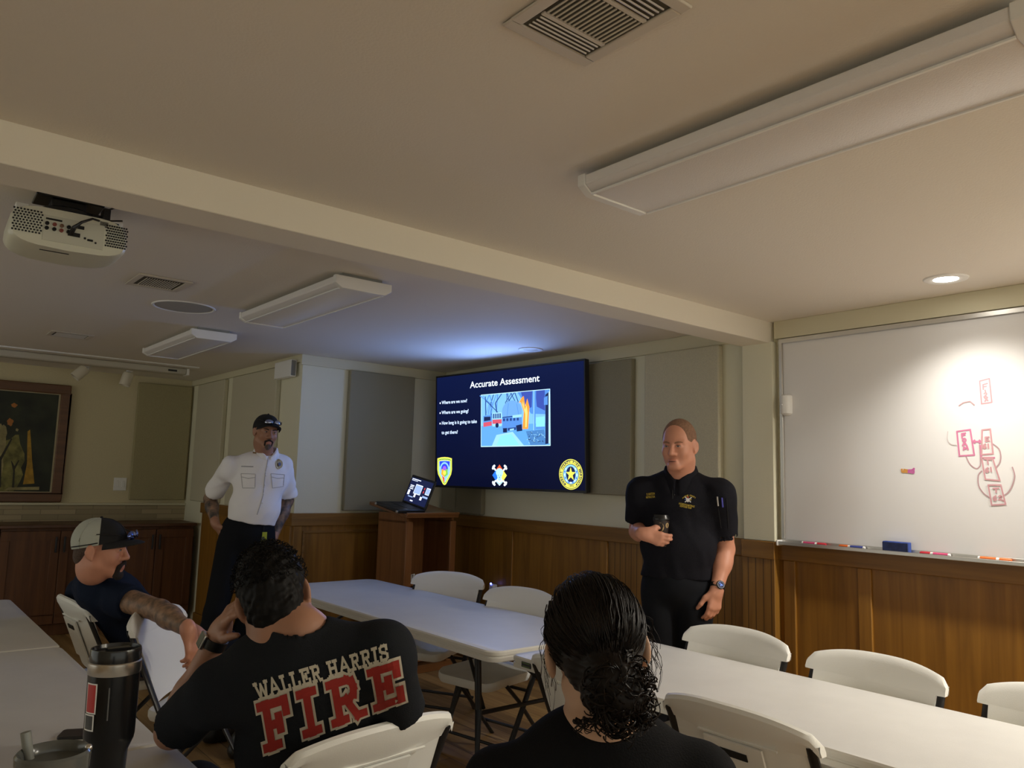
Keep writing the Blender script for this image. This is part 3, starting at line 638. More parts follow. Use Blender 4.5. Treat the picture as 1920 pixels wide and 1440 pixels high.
# the picture on the slide: a burning tanker lorry beside utility poles, an engine behind
S = Slide((.3435, .2035, .797, .647)); sky = g('sky', .22, .55, 1, .85); lt = g('haze', .33, .68, 1, .9); mid = g('mid', .10, .30, .80, .8); dk = g('dark', .015, .05, .22); road = g('road', .13, .42, .92, .8); cy = g('cyan', .25, .72, .95, .9); fire = g('fire', 1, .30, .04, 1); fl = g('flame', 1, .55, .16, 1.1); smk = g('smoke', .035, .07, .36); grs = g('grass', .08, .26, .62, .75); blk = g('ink', .006, .014, .07); redg = g('red', .72, .10, .16, .8); brd = g('border', .5, .8, 1, 1)
S.poly([(0, 0), (1, 0), (1, 1), (0, 1)], brd); S.poly([(.008, .012), (.992, .012), (.992, .985), (.008, .985)], sky)
S.poly([(.55, .012), (.992, .012), (.992, .45), (.74, .42), (.66, .25)], mid); S.poly([(.60, .012), (.76, .012), (.75, .30), (.70, .33), (.63, .16)], smk); S.poly([(.80, .012), (.93, .012), (.93, .38), (.82, .30)], smk)
rr = random.Random(3)
for i in range(15):
    x = .06+.46*rr.random(); y = .35+.2*rr.random(); S.line([(x, y), (x+rr.uniform(-.06, .06), .18), (x+rr.uniform(-.13, .13), .015)], rr.uniform(.006, .016), mid if i % 2 else dk)
S.line([(.07, .04), (.08, .40)], .012, dk); S.line([(.08, .12), (.27, .37)], .012, dk)
S.poly([(.008, .60), (.992, .60), (.992, .985), (.008, .985)], road); S.poly([(.24, .78), (.48, .73), (.64, .985), (.17, .985)], lt); S.poly([(.30, .80), (.46, .77), (.58, .985), (.24, .985)], cy)
S.poly([(.04, .41), (.17, .40), (.17, .60), (.04, .62)], mid); S.poly([(.05, .43), (.15, .43), (.15, .5), (.05, .51)], blk); S.poly([(.04, .54), (.17, .52), (.17, .60), (.04, .62)], redg)
S.poly([(.18, .36), (.32, .36), (.32, .62), (.18, .62)], lt)
for i in range(4): S.poly([(.19+.032*i, .38), (.21+.032*i, .38), (.21+.032*i, .47), (.19+.032*i, .47)], dk)
S.poly([(.18, .49), (.32, .49), (.32, .57), (.18, .57)], redg); S.ell(.25, .60, .025, .045, blk)
S.poly([(.60, .2), (.64, .38), (.62, .69), (.70, .69), (.72, .3), (.69, .14), (.66, .28), (.64, .09), (.61, .12), (.57, .21)], fire); S.poly([(.62, .24), (.66, .42), (.66, .66), (.68, .66), (.695, .4), (.68, .26), (.655, .34), (.63, .18)], fl)
tank = g('tank', .17, .42, .85, .8); S.ell(.47, .36, .145, .205, tank); S.ell(.47, .36, .145, .205, mid, PI*1.02, PI*1.05); S.poly([(.33, .46), (.61, .44), (.62, .66), (.33, .68)], mid); S.line([(.33, .46), (.61, .44)], .02, dk); S.line([(.42, .20), (.40, .44)], .008, mid); S.line([(.54, .22), (.57, .44)], .008, mid)
for i in range(5): S.poly([(.34+.05*i, .48), (.37+.05*i, .48), (.37+.05*i, .53), (.34+.05*i, .53)], dk)
S.poly([(.34, .66), (.40, .66), (.40, .74), (.34, .74)], blk); S.poly([(.53, .62), (.61, .60), (.62, .72), (.54, .73)], blk); S.poly([(.41, .66), (.53, .65), (.53, .70), (.41, .71)], dk); S.poly([(.44, .68), (.5, .67), (.5, .70), (.44, .71)], lt); S.poly([(.48, .43), (.61, .42), (.61, .47), (.48, .48)], lt)
S.poly([(.67, .73), (.92, .71), (.94, .985), (.73, .985)], grs)
for i in range(40): x = .70+.22*rr.random(); y = .75+.2*rr.random(); S.line([(x, y), (x+rr.uniform(-.03, .03), y+rr.uniform(-.03, .03))], .008, blk if i % 2 else lt)
S.poly([(.81, .49), (.93, .48), (.93, .66), (.81, .66)], cy); S.poly([(.81, .66), (.93, .66), (.93, .70), (.81, .70)], mid)
S.poly([(.765, .012), (.815, .012), (.80, .73), (.775, .73)], mid); S.line([(.785, .012), (.78, .72)], .010, lt)
S.poly([(.94, .10), (.99, .05), (.985, .96), (.935, .97)], blk); S.poly([(.92, .15), (.97, .12), (.97, .28), (.92, .28)], mid); S.line([(.99, .05), (.985, .96)], .012, brd)
S.done('slide_photo', screen)
# shield patch
yl = g('yellow', .85, .80, .10, .95); gr = g('green', .22, .60, .10, .85); bl = g('blue', .03, .06, .75, .9); lb = g('lightblue', .28, .62, .95, .9); rd = g('redhot', .85, .10, .03, .9); og = g('orange', .85, .40, .04, .9); dkb = g('navy', .008, .012, .06)
S = Slide((.012, .731, .131, .979))
sh = lambda k, dy=0: [(.5+(x-.5)*k, .5+(y-.5)*k+dy) for x, y in ((.02, .05), (.25, .01), (.5, 0), (.75, .01), (.98, .05), (.985, .45), (.93, .62), (.60, .97), (.5, 1), (.40, .97), (.07, .62), (.015, .45))]
S.poly(sh(1), yl); S.poly(sh(.90), gr); S.poly(sh(.83), yl); S.poly(sh(.76), lb); S.poly([(.16, .15), (.84, .15), (.82, .34), (.18, .34)], bl); S.text('FIRE INVESTIGATION', .15, .115, .045, dkb, w=.70)
S.ell(.5, .42, .30, .24, lb); S.ell(.5, .42, .22, .18, bl); S.poly([(.32, .42), (.5, .46), (.5, .72), (.28, .62)], og); S.poly([(.5, .46), (.70, .42), (.72, .62), (.5, .72)], gr); S.poly([(.33, .66), (.5, .74), (.5, .92), (.42, .86)], rd); S.poly([(.5, .74), (.67, .66), (.58, .86), (.5, .92)], lb); S.ell(.5, .40, .12, .08, g('violet', .35, .12, .75, .9)); S.ell(.5, .56, .10, .08, yl)
S.done('shield_emblem', screen)
# diamond emblem with crossed bones
S = Slide((.424, .797, .522, .968)); bone = g('bone', .78, .90, 1, 1); skl = g('skull', .45, .80, .95, .95)
S.line([(.1, .14), (.9, .88)], .09, bone); S.line([(.9, .14), (.1, .88)], .09, bone)
for x, y in ((.07, .09), (.14, .05), (.04, .17), (.93, .09), (.86, .05), (.96, .17), (.07, .90), (.15, .95), (.05, .84), (.93, .90), (.85, .95), (.95, .84)): S.ell(x, y, .07, .06, bone)
S.poly([(.5, -.02), (.72, .22), (.5, .40), (.28, .22)], rd); S.poly([(.24, .26), (.5, .5), (.24, .76), (0, .5)], g('royal', .02, .18, .85, .9)); S.poly([(.76, .26), (1, .5), (.76, .76), (.5, .5)], yl); S.poly([(.5, .6), (.75, .8), (.5, 1), (.25, .8)], bone); S.line([(.30, .80), (.5, .93), (.70, .80)], .05, lb)
S.ell(.5, .36, .25, .20, skl); S.poly([(.30, .42), (.70, .42), (.62, .70), (.5, .80), (.38, .70)], skl)
for x in (.41, .59): S.ell(x, .50, .05, .045, lb)
S.poly([(.5, .55), (.54, .62), (.46, .62)], bl); S.line([(.42, .69), (.58, .69)], .03, lb)
S.done('diamond_emblem', screen)
# round seal
S = Slide((.846, .749, .980, .978)); S.ell(.5, .5, .5, .5, yl); S.ell(.5, .5, .475, .475, dkb); S.ell(.5, .5, .455, .455, yl); S.ell(.5, .5, .335, .335, dkb); S.ell(.5, .5, .315, .315, lb); S.ell(.5, .5, .20, .26, dkb)
def ring(word, a0, a1, rad=.365, h=.09):
    n = len(word)
    for i, ch in enumerate(word):
        if ch == ' ': continue
        a = math.radians(a0+(a1-a0)*(i+.5)/n)
        vs, fs = text_mesh(ch, 1, 'CENTER', bold=.03); k = h/.72; rot = a-PI/2 if a0 > a1 else a+PI/2; ca, sa = math.cos(rot), math.sin(rot)
        pts = []
        for x, y in vs:
            x, y = x*k, (y)*k; X = x*ca-y*sa+rad*math.cos(a); Y = x*sa+y*ca+rad*math.sin(a); pts.append(S.p(.5+X, .5-Y))
        S.mb.add(pts, fs, S.mi(dkb))
    S.n += .00003
ring('HARRIS COUNTY FIRE MARSHAL', 232, -52)
S.text('1895', .40, .905, .06, dkb, w=.2, bold=.02); S.ell(.26, .83, .03, .03, dkb); S.ell(.74, .83, .03, .03, dkb)
S.poly([(.5+(.24 if i % 2 == 0 else .095)*math.sin(PI*i/5)*.9, .5-(.24 if i % 2 == 0 else .095)*math.cos(PI*i/5)) for i in range(10)], yl)
for sg in (-1, 1):
    for i in range(7): a = math.radians(-40+i*22); S.ell(.5+sg*.262*math.cos(a), .5+.275*math.sin(a), .022, .03, bl if i % 2 else bone)
S.done('round_seal', screen)

# ------------------------------------------------------------------ lectern with laptop
lc = thing('lectern', 'wooden lectern with open shelves standing in the room corner by the television', 'lectern', (3.52, 5.46, 0), rz=.06)
LW, LD = .235, .20
tilt = rotx(.155)
MB().box((-LW, -LD, .02), (-LW+.022, LD, 1.16)).build('side_panel', LECT, lc, bevel=.002); MB().box((LW-.022, -LD, .02), (LW, LD, 1.16)).build('side_panel', LECT, lc, bevel=.002)
MB().box((-LW-.012, -LD-.008, .02), (-LW+.052, -LD+.012, 1.155)).build('front_post', LECT, lc, bevel=.003); MB().box((LW-.045, -LD-.008, .02), (LW+.012, -LD+.012, 1.155)).build('front_post', LECT, lc, bevel=.003)
MB().box((-LW+.022, LD-.02, .02), (LW-.022, LD, 1.16)).build('back_panel', LECT, lc)
for z in (.08, .66): MB().box((-LW+.02, -LD+.012, z), (LW-.02, LD-.02, z+.022)).build('shelf', LECTX, lc, bevel=.002)
MB().box((-.10, -.02, .70), (-.08, LD-.02, 1.14)).build('divider', LECT, lc)
MB().box((-LW-.02, -LD-.02, 0), (LW+.02, LD+.02, .06)).build('plinth', LECTX, lc, bevel=.004)
MB().box((-.275, -.245, -.014), (.245, .29, .014), R=tilt, o=(0, -.0, 1.235)).build('top_board', LECTX, lc, bevel=.005)
MB().box((-LW, -LD+.01, 1.14), (-LW+.022, LD, 1.215)).build('gusset', LECT, lc); MB().box((LW-.022, -LD+.01, 1.14), (LW, LD, 1.215)).build('gusset', LECT, lc)
MB().box((-.275, -.252, .012), (.245, -.238, .03), R=tilt, o=(0, 0, 1.235)).build('book_stop', LECTX, lc, bevel=.003)
LM = Matrix.Translation((3.52, 5.46, 0)) @ Matrix.Rotation(.06, 4, 'Z') @ Matrix.Translation((0, 0, 1.235)) @ Matrix.Rotation(.155, 4, 'X')
lp = thing('laptop', 'black open laptop with a lit screen standing on the lectern', 'laptop')
lp.matrix_world = LM @ Matrix.Translation((-.185, -.03, .0145)) @ Matrix.Rotation(math.radians(-90-3), 4, 'Z')
# laptop faces its own -y; hinge along x
MB().box((-.175, -.13, .0), (.175, .12, .030)).build('base', BLACKP, lp, bevel=.008)
m = MB()
for i in range(12):
    for j in range(5): m.box((-.15+.025*i+.002, -.02+.022*j, .0305), (-.15+.025*(i+1)-.002, -.02+.022*(j+1)-.003, .0325))
m.build('keyboard', mat('key_grey', (.03, .03, .032), .5), lp); MB().box((-.05, -.11, .0302), (.05, -.04, .0310)).build('touchpad', STEEL, lp)
RL = rotx(math.radians(-17))
MB().box((-.175, -.003, 0), (.175, .012, .24), R=RL, o=(0, .115, .026)).build('lid', BLACKP, lp, bevel=.007)
MB().box((-.172, -.14, .004), (-.15, -.128, .02)).build('latch', CHROME, lp, bevel=.002); MB().box((.15, -.14, .004), (.172, -.128, .02)).build('latch', CHROME, lp, bevel=.002)
def lpp(x, z, t): return RL@V(x, -.0035-t, z)+V(0, .115, .026)
LS = MB(); lmats = [g('laptop_navy', .006, .010, .045), g('laptop_white', .75, .82, 1, 1), g('laptop_pic', .32, .45, .75, .9), g('laptop_red', .6, .05, .05, .9)]
def lr(x0, z0, x1, z1, mi, t=.0005): LS.add([lpp(x0, z0, t), lpp(x1, z0, t), lpp(x1, z1, t), lpp(x0, z1, t)], [(0, 1, 2, 3)], mi)
lr(-.158, .018, .158, .222, 0, .0002)
lr(-.15, .205, -.02, .212, 1); lr(-.15, .195, -.06, .199, 1); lr(-.065, .095, .035, .175, 1); lr(-.06, .10, .03, .168, 2, .0008); lr(-.14, .15, -.085, .158, 1); lr(-.14, .138, -.09, .145, 1); lr(-.14, .124, -.085, .131, 1)
lr(.095, .115, .152, .172, 1); lr(.10, .12, .148, .166, 2, .0008); lr(.062, .148, .075, .165, 3); lr(.062, .12, .075, .138, 3); lr(.075, .085, .15, .10, 2); lr(-.145, .075, -.115, .115, 1); lr(-.045, .068, -.02, .095, 1); lr(.05, .06, .078, .088, 1); lr(-.12, .06, -.05, .068, 2); lr(-.07, .03, -.03, .04, 1)
LS.build('screen', lmats, lp, smooth=False)
bt = thing('small_bottle', 'small shiny bottle on the lectern shelf against its left side', 'bottle'); bt.matrix_world = Matrix.Translation((3.52, 5.46, 0)) @ Matrix.Rotation(.06, 4, 'Z') @ Matrix.Translation((-.185, -.15, .683))
MB().lathe([(0, 0), (.016, 0), (.017, .05), (.008, .062)], 18).build('body', CHROME, bt); MB().lathe([(.009, .06), (.009, .08), (0, .08)], 14).build('cap', WHITEP, bt)
pp = MB(); vs = []; rr = random.Random(5)
for i in range(7):
    for j in range(6): vs.append((-.055+.11*i/6, -.045+.09*j/5, .012+.045*rr.random()*(1 if 0 < i < 6 and 0 < j < 5 else .4)))
pp.add(vs, [(i*6+j, (i+1)*6+j, (i+1)*6+j+1, i*6+j+1) for i in range(6) for j in range(5)])
po = pp.build('crumpled_paper', mat('paper', (.7, .66, .55), .8), smooth=False); s_ = po.modifiers.new('thick', 'SOLIDIFY'); s_.thickness = .003
po.matrix_world = Matrix.Translation((3.52, 5.46, 0)) @ Matrix.Rotation(.06, 4, 'Z') @ Matrix.Translation((-.11, -.11, .684)); tag(po, 'crumpled white paper on the lectern shelf next to the small bottle', 'paper')

# ------------------------------------------------------------------ things on the near tables
tb = thing('tumbler', 'tall black tumbler with a steel ring and red sticker on the nearest table', 'tumbler', (.497, 2.03, .7405))
MB().lathe([(0, 0), (.034, 0), (.037, .004), (.042, .12), (.052, .145), (.0535, .155), (.055, .292)], 48).build('body', mat('tumbler_black', (.006, .006, .0065), .25, spec=.35), tb)
MB().lathe([(.055, .292), (.0565, .294), (.057, .318), (.0545, .32)], 48).build('steel_ring', CHROME, tb)
MB().lathe([(.054, .319), (.0545, .322), (.0545, .343), (.053, .348), (.050, .348), (.048, .340), (0, .340)], 48).box((-.02, -.01, .339), (.03, .012, .347)).build('lid', mat('tumbler_lid', (.012, .012, .013), .2), tb)
for ang, m_, z0, z1, w in ((-2.72, mat('sticker_red', (.5, .025, .02), .5), .215, .275, .24), (-2.74, mat('sticker_dark', (.05, .05, .05), .5), .178, .208, .22)):
    k = math.radians(0)
    c = MB().lathe([(.0545, z0-.003), (.0556, z1+.003)], 10, arc=(ang-w-.06, ang+w+.06)).build('sticker_edge', WHITEP, tb)
    MB().lathe([(.0549, z0), (.0560, z1)], 10, arc=(ang-w, ang+w)).build('sticker', m_, tb)
MB().tube([(-.02, -.052, .27), (-.02, -.055, .2)], .0015, 6).build('body_seam', mat('seam_grey', (.12, .12, .12), .3), tb)
P0 = at(100, 1412, 1.22)
t2 = thing('straw_tumbler', 'tumbler with clear lid and grey straw cut off by the bottom left picture edge', 'tumbler', (P0[0], P0[1], .7405)); hh = P0[2]-.74
smoke = mat('smoky_plastic', (.10, .105, .10), .18)
MB().lathe([(0, 0), (.036, 0), (.04, .01), (.045, hh-.03)], 40).build('body', BLACKP, t2)
MB().lathe([(.045, hh-.03), (.052, hh-.025), (.053, hh), (.050, hh+.004), (.045, hh-.002), (.043, hh-.012), (0, hh-.012)], 48).build('lid', smoke, t2)
MB().tube([(-.012, .02, hh-.1), (-.035, .035, hh+.028)], .0075, 12).build('straw', mat('straw_grey', (.24, .25, .23), .3), t2)
MB().ball((.047, -.012, hh+.002), .006, 10).build('hinge', CHROME, t2)
ph = thing('smartphone', 'black smartphone lying face down on the left table behind the tall tumbler', 'phone', (.575, 2.57, .7405), rz=-.45)
MB().prism(rrect(-.075, -.037, .075, .037, .012, 5), (0, 0, 0), (1, 0, 0), (0, 1, 0), 0, .009).build('case', BLACKP, ph, bevel=.002); MB().box((.035, -.028, .009), (.065, .0, .011)).build('camera_bump', STEEL, ph, bevel=.002)
# ------------------------------------------------------------------ organic shapes from distance fields
def smin(a, b, k):
    if k <= 0: return np.minimum(a, b)
    h = np.maximum(k-np.abs(a-b), 0)/k; return np.minimum(a, b)-h*h*k*.25
class Fr:
    """local frame: rows forward, left, up"""
    def __init__(s, o, yaw, pitch=0, roll=0, sc=1.0):
        y, p, r = (math.radians(a) for a in (yaw, pitch, roll))      # pitch > 0 looks down, roll > 0 tips the crown to its own left
        f = V(math.cos(y)*math.cos(p), math.sin(y)*math.cos(p), -math.sin(p)); l0 = V(-math.sin(y), math.cos(y), 0); u0 = np.cross(f, l0)
        l = math.cos(r)*l0-math.sin(r)*u0; u = math.cos(r)*u0+math.sin(r)*l0
        s.o = V(o); s.M = np.array([f, l, u]); s.sc = sc
    def w(s, x, y=None, z=None):
        q = V(x) if y is None else V(x, y, z); return s.o+s.M.T@(q*s.sc)
    def d(s, x, y, z): return s.M.T@V(x, y, z)
    def loc(s, P): return ((np.asarray(P)-s.o)@s.M.T)/s.sc
class Vol:
    def __init__(s, lo, hi, h):
        s.lo = V(lo); s.h = h; n = [int(math.ceil((b-a)/h))+1 for a, b in zip(lo, hi)]
        s.ax = [(s.lo[i]+h*np.arange(n[i])).astype(np.float32) for i in range(3)]; s.D = np.full(n, .5, np.float32)
    def reg(s, lo, hi):
        sl = []
        for i in range(3):
            a = int(max(0, math.floor((lo[i]-s.lo[i])/s.h))); b = int(min(len(s.ax[i]), math.ceil((hi[i]-s.lo[i])/s.h)+1))
            if b <= a: return None, None
            sl.append(slice(a, b))
        return tuple(sl), (s.ax[0][sl[0]][:, None, None], s.ax[1][sl[1]][None, :, None], s.ax[2][sl[2]][None, None, :])
    def put(s, sl, d, k, op, cuts, p):
        for c, n in cuts or []:
            n = nrm(n); d = np.maximum(d, (p[0]-c[0])*n[0]+(p[1]-c[1])*n[1]+(p[2]-c[2])*n[2])
        D = s.D[sl]
        s.D[sl] = smin(D, d, k) if op == 'u' else (-smin(-D, d, k) if op == 's' else np.maximum(D, d))
    def rc(s, a, b, ra, rb=None, k=.02, op='u', cuts=None):
        a, b = V(a), V(b); rb = ra if rb is None else rb; r = max(ra, rb)+k+2.5*s.h
        sl, p = s.reg(np.minimum(a, b)-r, np.maximum(a, b)+r)
        if sl is None: return s
        ab = b-a; L = max(ab@ab, 1e-9); q = [p[i]-a[i] for i in range(3)]
        t = np.clip((q[0]*ab[0]+q[1]*ab[1]+q[2]*ab[2])/L, 0, 1)
        d = np.sqrt((q[0]-t*ab[0])**2+(q[1]-t*ab[1])**2+(q[2]-t*ab[2])**2)-(ra+(rb-ra)*t)
        s.put(sl, d, k, op, cuts, p); return s
    def el(s, c, r, Mx=None, k=.02, op='u', cuts=None, grow=0):
        c = V(c); r = V(r); Mx = np.eye(3) if Mx is None else Mx; R = max(r)+k+2.5*s.h
        sl, p = s.reg(c-R, c+R)
        if sl is None: return s
        q = [p[i]-c[i] for i in range(3)]; l = [sum(Mx[j][i]*q[i] for i in range(3)) for j in range(3)]
        k0 = np.sqrt(sum((l[j]/r[j])**2 for j in range(3)))+1e-6; k1 = np.sqrt(sum((l[j]/r[j]**2)**2 for j in range(3)))+1e-6
        s.put(sl, k0*(k0-1)/k1, k, op, cuts, p); return s
    def ripple(s, amp, fn):
        p = (s.ax[0][:, None, None], s.ax[1][None, :, None], s.ax[2][None, None, :]); s.D = (s.D+amp*fn(*p)).astype(np.float32); return s
    def mesh(s):
        D, h = s.D, s.h; I = D < 0; n = D.shape
        cnt = np.zeros([a-1 for a in n], np.int8)
        for i in (0, 1):
            for j in (0, 1):
                for k in (0, 1): cnt += I[i:n[0]-1+i, j:n[1]-1+j, k:n[2]-1+k]
        act = (cnt > 0) & (cnt < 8); cells = np.argwhere(act); ids = np.full(act.shape, -1, np.int32); ids[act] = np.arange(len(cells))
        acc = np.zeros((len(cells), 3)); num = np.zeros(len(cells))
        cor = [(i, j, k) for i in (0, 1) for j in (0, 1) for k in (0, 1)]
        val = {c: D[cells[:, 0]+c[0], cells[:, 1]+c[1], cells[:, 2]+c[2]] for c in cor}
        for a in cor:
            for ax in range(3):
                if a[ax] == 0:
                    b = list(a); b[ax] = 1; b = tuple(b); da, db = val[a], val[b]; m = (da < 0) != (db < 0)
                    t = np.where(m, da/np.where(m, da-db, 1), 0); P = np.array(a, float)[None]+t[:, None]*(np.array(b)-np.array(a))[None]
                    acc += P*m[:, None]; num += m
        vs = s.lo+h*(cells+acc/num[:, None]); fs = []
        for ax in range(3):
            sa = [slice(None)]*3; sb = [slice(None)]*3; sa[ax] = slice(0, -1); sb[ax] = slice(1, None)
            A, Bv = I[tuple(sa)], I[tuple(sb)]; e = np.argwhere(A != Bv); u, v = (ax+1) % 3, (ax+2) % 3
            ok = (e[:, u] > 0) & (e[:, v] > 0) & (e[:, u] < n[u]-1) & (e[:, v] < n[v]-1); e = e[ok]
            def cid(du, dv):
                c = e.copy(); c[:, u] -= du; c[:, v] -= dv; return ids[c[:, 0], c[:, 1], c[:, 2]]
            q = np.stack([cid(1, 1), cid(0, 1), cid(0, 0), cid(1, 0)], 1); ins = A[e[:, 0], e[:, 1], e[:, 2]]
            q[~ins] = q[~ins][:, ::-1]; fs.append(q)
        return vs, np.concatenate(fs)
    def build(s, name, mats, parent, off, pick=None, smooth=2):
        vs, fs = s.mesh(); me = bpy.data.meshes.new(name)
        me.vertices.add(len(vs)); me.vertices.foreach_set('co', (vs-off).astype(np.float32).ravel())
        me.loops.add(len(fs)*4); me.loops.foreach_set('vertex_index', fs.astype(np.int32).ravel())
        me.polygons.add(len(fs)); me.polygons.foreach_set('loop_start', np.arange(0, len(fs)*4, 4, dtype=np.int32)); 
        me.update(calc_edges=True)
        for m in (mats if isinstance(mats, (list, tuple)) else [mats]): me.materials.append(m)
        me.polygons.foreach_set('use_smooth', np.ones(len(fs), bool))
        if pick is not None: me.polygons.foreach_set('material_index', pick(vs[fs].mean(1)).astype(np.int32))
        me.validate(); o = bpy.data.objects.new(name, me); C.objects.link(o); o.parent = parent
        if smooth: m = o.modifiers.new('soften', 'SMOOTH'); m.factor = .5; m.iterations = smooth
        o['_'] = 0; del o['_']
        BVH[o.name] = BVHTree.FromPolygons([tuple(v) for v in vs], [tuple(int(i) for i in f) for f in fs])
        return o
BVH = {}
# ------------------------------------------------------------------ anatomy
def add_head(v, F, neck, nr=.056, jaw=1.0, mouth=0, ear=0, dome=0):
    s = F.sc; M_ = F.M; w = F.w
    E = lambda c, r, k=.02, op='u', cuts=None: v.el(w(*c), V(r)*s, M_, k*s, op, cuts)
    R = lambda a, b, ra, rb=None, k=.015, op='u', cuts=None: v.rc(w(*a), w(*b), ra*s, (ra if rb is None else rb)*s, k*s, op, cuts)
    E((-.012, 0, .030+dome*.4), (.098, .077+dome*.3, .090+dome*.6)); E((.026, 0, -.035), (.062, .061*jaw, .082), .03)
    for q in (-1, 1):
        R((.005, q*.052*jaw, -.062), (.066, q*.016, -.102), .022, .020, .02); E((.056, q*.040, -.032), (.026, .026, .030), .02)
        R((.078, q*.013, .017), (.064, q*.050, .017), .011, .009, .014)
    E((.073, 0, -.102), (.019, .024, .017), .018)
    R((.089, 0, .008), (.108, 0, -.034), .0085, .0115, .012); E((.104, 0, -.038), (.014, .013, .011), .008)
    for q in (-1, 1): E((.093, q*.0145, -.041), (.011, .009, .009), .008); E((.097, q*.032, -.002), (.017, .017, .012), .012, 's')
    for q in (-1, 1): v.el(w(.0770, q*.032, -.001), V(.0150, .0165, .0140)*s, M_, .003*s)
    R((.090, -.017, -.072), (.090, .017, -.072), .0065, None, .01); E((.096, 0, -.071), (.007, .014, .0055), .008); R((.088, -.015, -.083), (.088, .015, -.083), .0075, None, .01); E((.093, 0, -.083), (.007, .013, .006), .008)
    if mouth: R((.101, -.019, -.0775), (.101, .019, -.0775), .0026, None, .003, 's')
    for q in (-1, 1):
        Fe = Fr((0, 0, 0), 0, 0, 0); me = F.M
        v.el(w(-.012, q*(.082+ear), -.008), V(.020, .0085, .033)*s, (rotz(q*.45)@me), .006*s); v.el(w(-.004, q*(.090+ear), -.006), V(.011, .0065, .020)*s, (rotz(q*.45)@me), .004*s, 's'); E((-.004, q*(.081+ear), -.036), (.009, .006, .010), .006)
    R((-.028, 0, -.07), (-.022, 0, -.10), .058, .056, .04); v.rc(w(-.030, 0, -.09), neck, nr*s, nr*s*1.04, .035)
def near_lips(F):
    def f(P):
        q = F.loc(P); return (q[:, 0] > .086) & (np.abs(q[:, 1]) < .021) & (q[:, 2] < -.066) & (q[:, 2] > -.089) & (np.abs(q[:, 1]) < .023-.5*np.abs(q[:, 2]+.0775))
    return f
def torso_frame(S):
    up = nrm(S['N']-S['Pv']); lf = S['SL']-S['SR']; lf = nrm(lf-up*(lf@up)); fw = np.cross(lf, up); L = np.linalg.norm(S['N']-S['Pv'])
    return up, lf, fw, np.array([fw, lf, up]), L
def add_torso(v, S, off=0, k=.04, belly=1.0, wide=1.0, low=True):
    up, lf, fw, M_, L = torso_frame(S); P = lambda t, f=0, l=0: S['Pv']+up*L*t+fw*f+lf*l
    v.el(P(.70, .005), (.108+off, .168*wide+off, .20), M_, k); v.el(P(.84, -.018), (.085+off, .165*wide+off, .10+off*.5), M_, k)
    v.el(P(.36, .02*belly), (.112*belly+off, .150*wide*belly+off, .20), M_, k)
    if low: v.el(P(.06), (.118+off, .165*wide+off, .15), M_, k)
    for s in ('SR', 'SL'):
        v.rc(S['N']-up*.020-fw*.012, S[s]-up*.002, .046+off, .038+off, k*.7); v.el(S[s]-up*.012, V(.042+off)*np.ones(3), None, k*.6)
    v.rc(S['SR']-up*.05, S['SL']-up*.05, .050+off, None, k*.7)
def add_arm(v, S, E, W, t=1.0):
    v.rc(S, E, .051*t, .041*t, .03); v.rc(E, E+(W-E)*.38, .042*t, .042*t, .02); v.rc(E+(W-E)*.3, W, .042*t, .027*t, .025)
def add_hand(v, W, d, pn, right, curl=(20, 28, 20), s=1.0, spread=1.0, thumb=(35, 15), kk=.008):
    d = nrm(d); pn = nrm(V(pn)-d*(V(pn)@d)); t = np.cross(d, pn)*(1 if right else -1)
    for y, L in ((.027, .083), (.009, .088), (-.010, .084), (-.026, .076)): v.rc(W+t*y*.55*s+d*.004, W+d*L*s+t*y*s, .0145*s, .0118*s, .018)
    v.rc(W-d*.02, W+d*.02*s, .025*s, .023*s, .02)
    for i, (y, L, ln) in enumerate(((.027, .083, .072), (.009, .088, .080), (-.010, .084, .074), (-.026, .076, .058))):
        p = W+d*L*s+t*y*s; a = 0; yy = nrm(d+t*(y*1.6*(spread-1)+y*.6*spread))
        for j, (fr, r0, r1) in enumerate(((.46, .0105, .0092), (.31, .0092, .0084), (.23, .0084, .0072))):
            a += math.radians(curl[j]*(1+.12*(i-1))); q = p+(yy*math.cos(a)+pn*math.sin(a))*ln*fr*s; v.rc(p, q, r0*s, r1*s, kk*.6); p = q
    p0 = W+d*.018*s+t*.022*s; p1 = W+d*.046*s+t*.047*s+pn*.014*s; a = math.radians(thumb[0]); e = nrm(d*math.cos(a)+t*math.sin(a)*.5+pn*math.sin(math.radians(thumb[1]))); p2 = p1+e*.036*s; p3 = p2+nrm(e+pn*.35-t*.15)*.028*s
    v.rc(p0, p1, .0165*s, .0135*s, .015); v.rc(p1, p2, .0120*s, .0108*s, .006); v.rc(p2, p3, .0108*s, .0085*s, .005)
def add_leg(v, h, k, a, off=0, kk=.03): v.rc(h, k, .082+off, .056+off*.9, kk); v.rc(k, k+(a-k)*.35, .056+off*.9, .055+off*.9, kk); v.rc(k+(a-k)*.3, a, .055+off*.9, .036+off*1.1, kk)
def bounds(pts, pad): P = np.array(pts); return P.min(0)-pad, P.max(0)+pad
SKIN = mat('skin', (.60, .275, .178), .48, noise=.12, nscale=14, spec=.45); LIPS = mat('lips', (.47, .19, .13), .45); MOUTH = mat('mouth_dark', (.05, .015, .012), .6)
SKIN_W = mat('tanned_skin', (.40, .20, .125), .5, noise=.12, nscale=14); SKIN_T = mat('skin_light', (.54, .33, .22), .5, noise=.08, nscale=14)
TATTOO = mat('tattooed_skin', (.33, .20, .13), .5, nscale=22, col2=(.05, .045, .045)); HAIRYARM = mat('hairy_tattooed_skin', (.36, .21, .125), .55, nscale=30, col2=(.13, .085, .055))
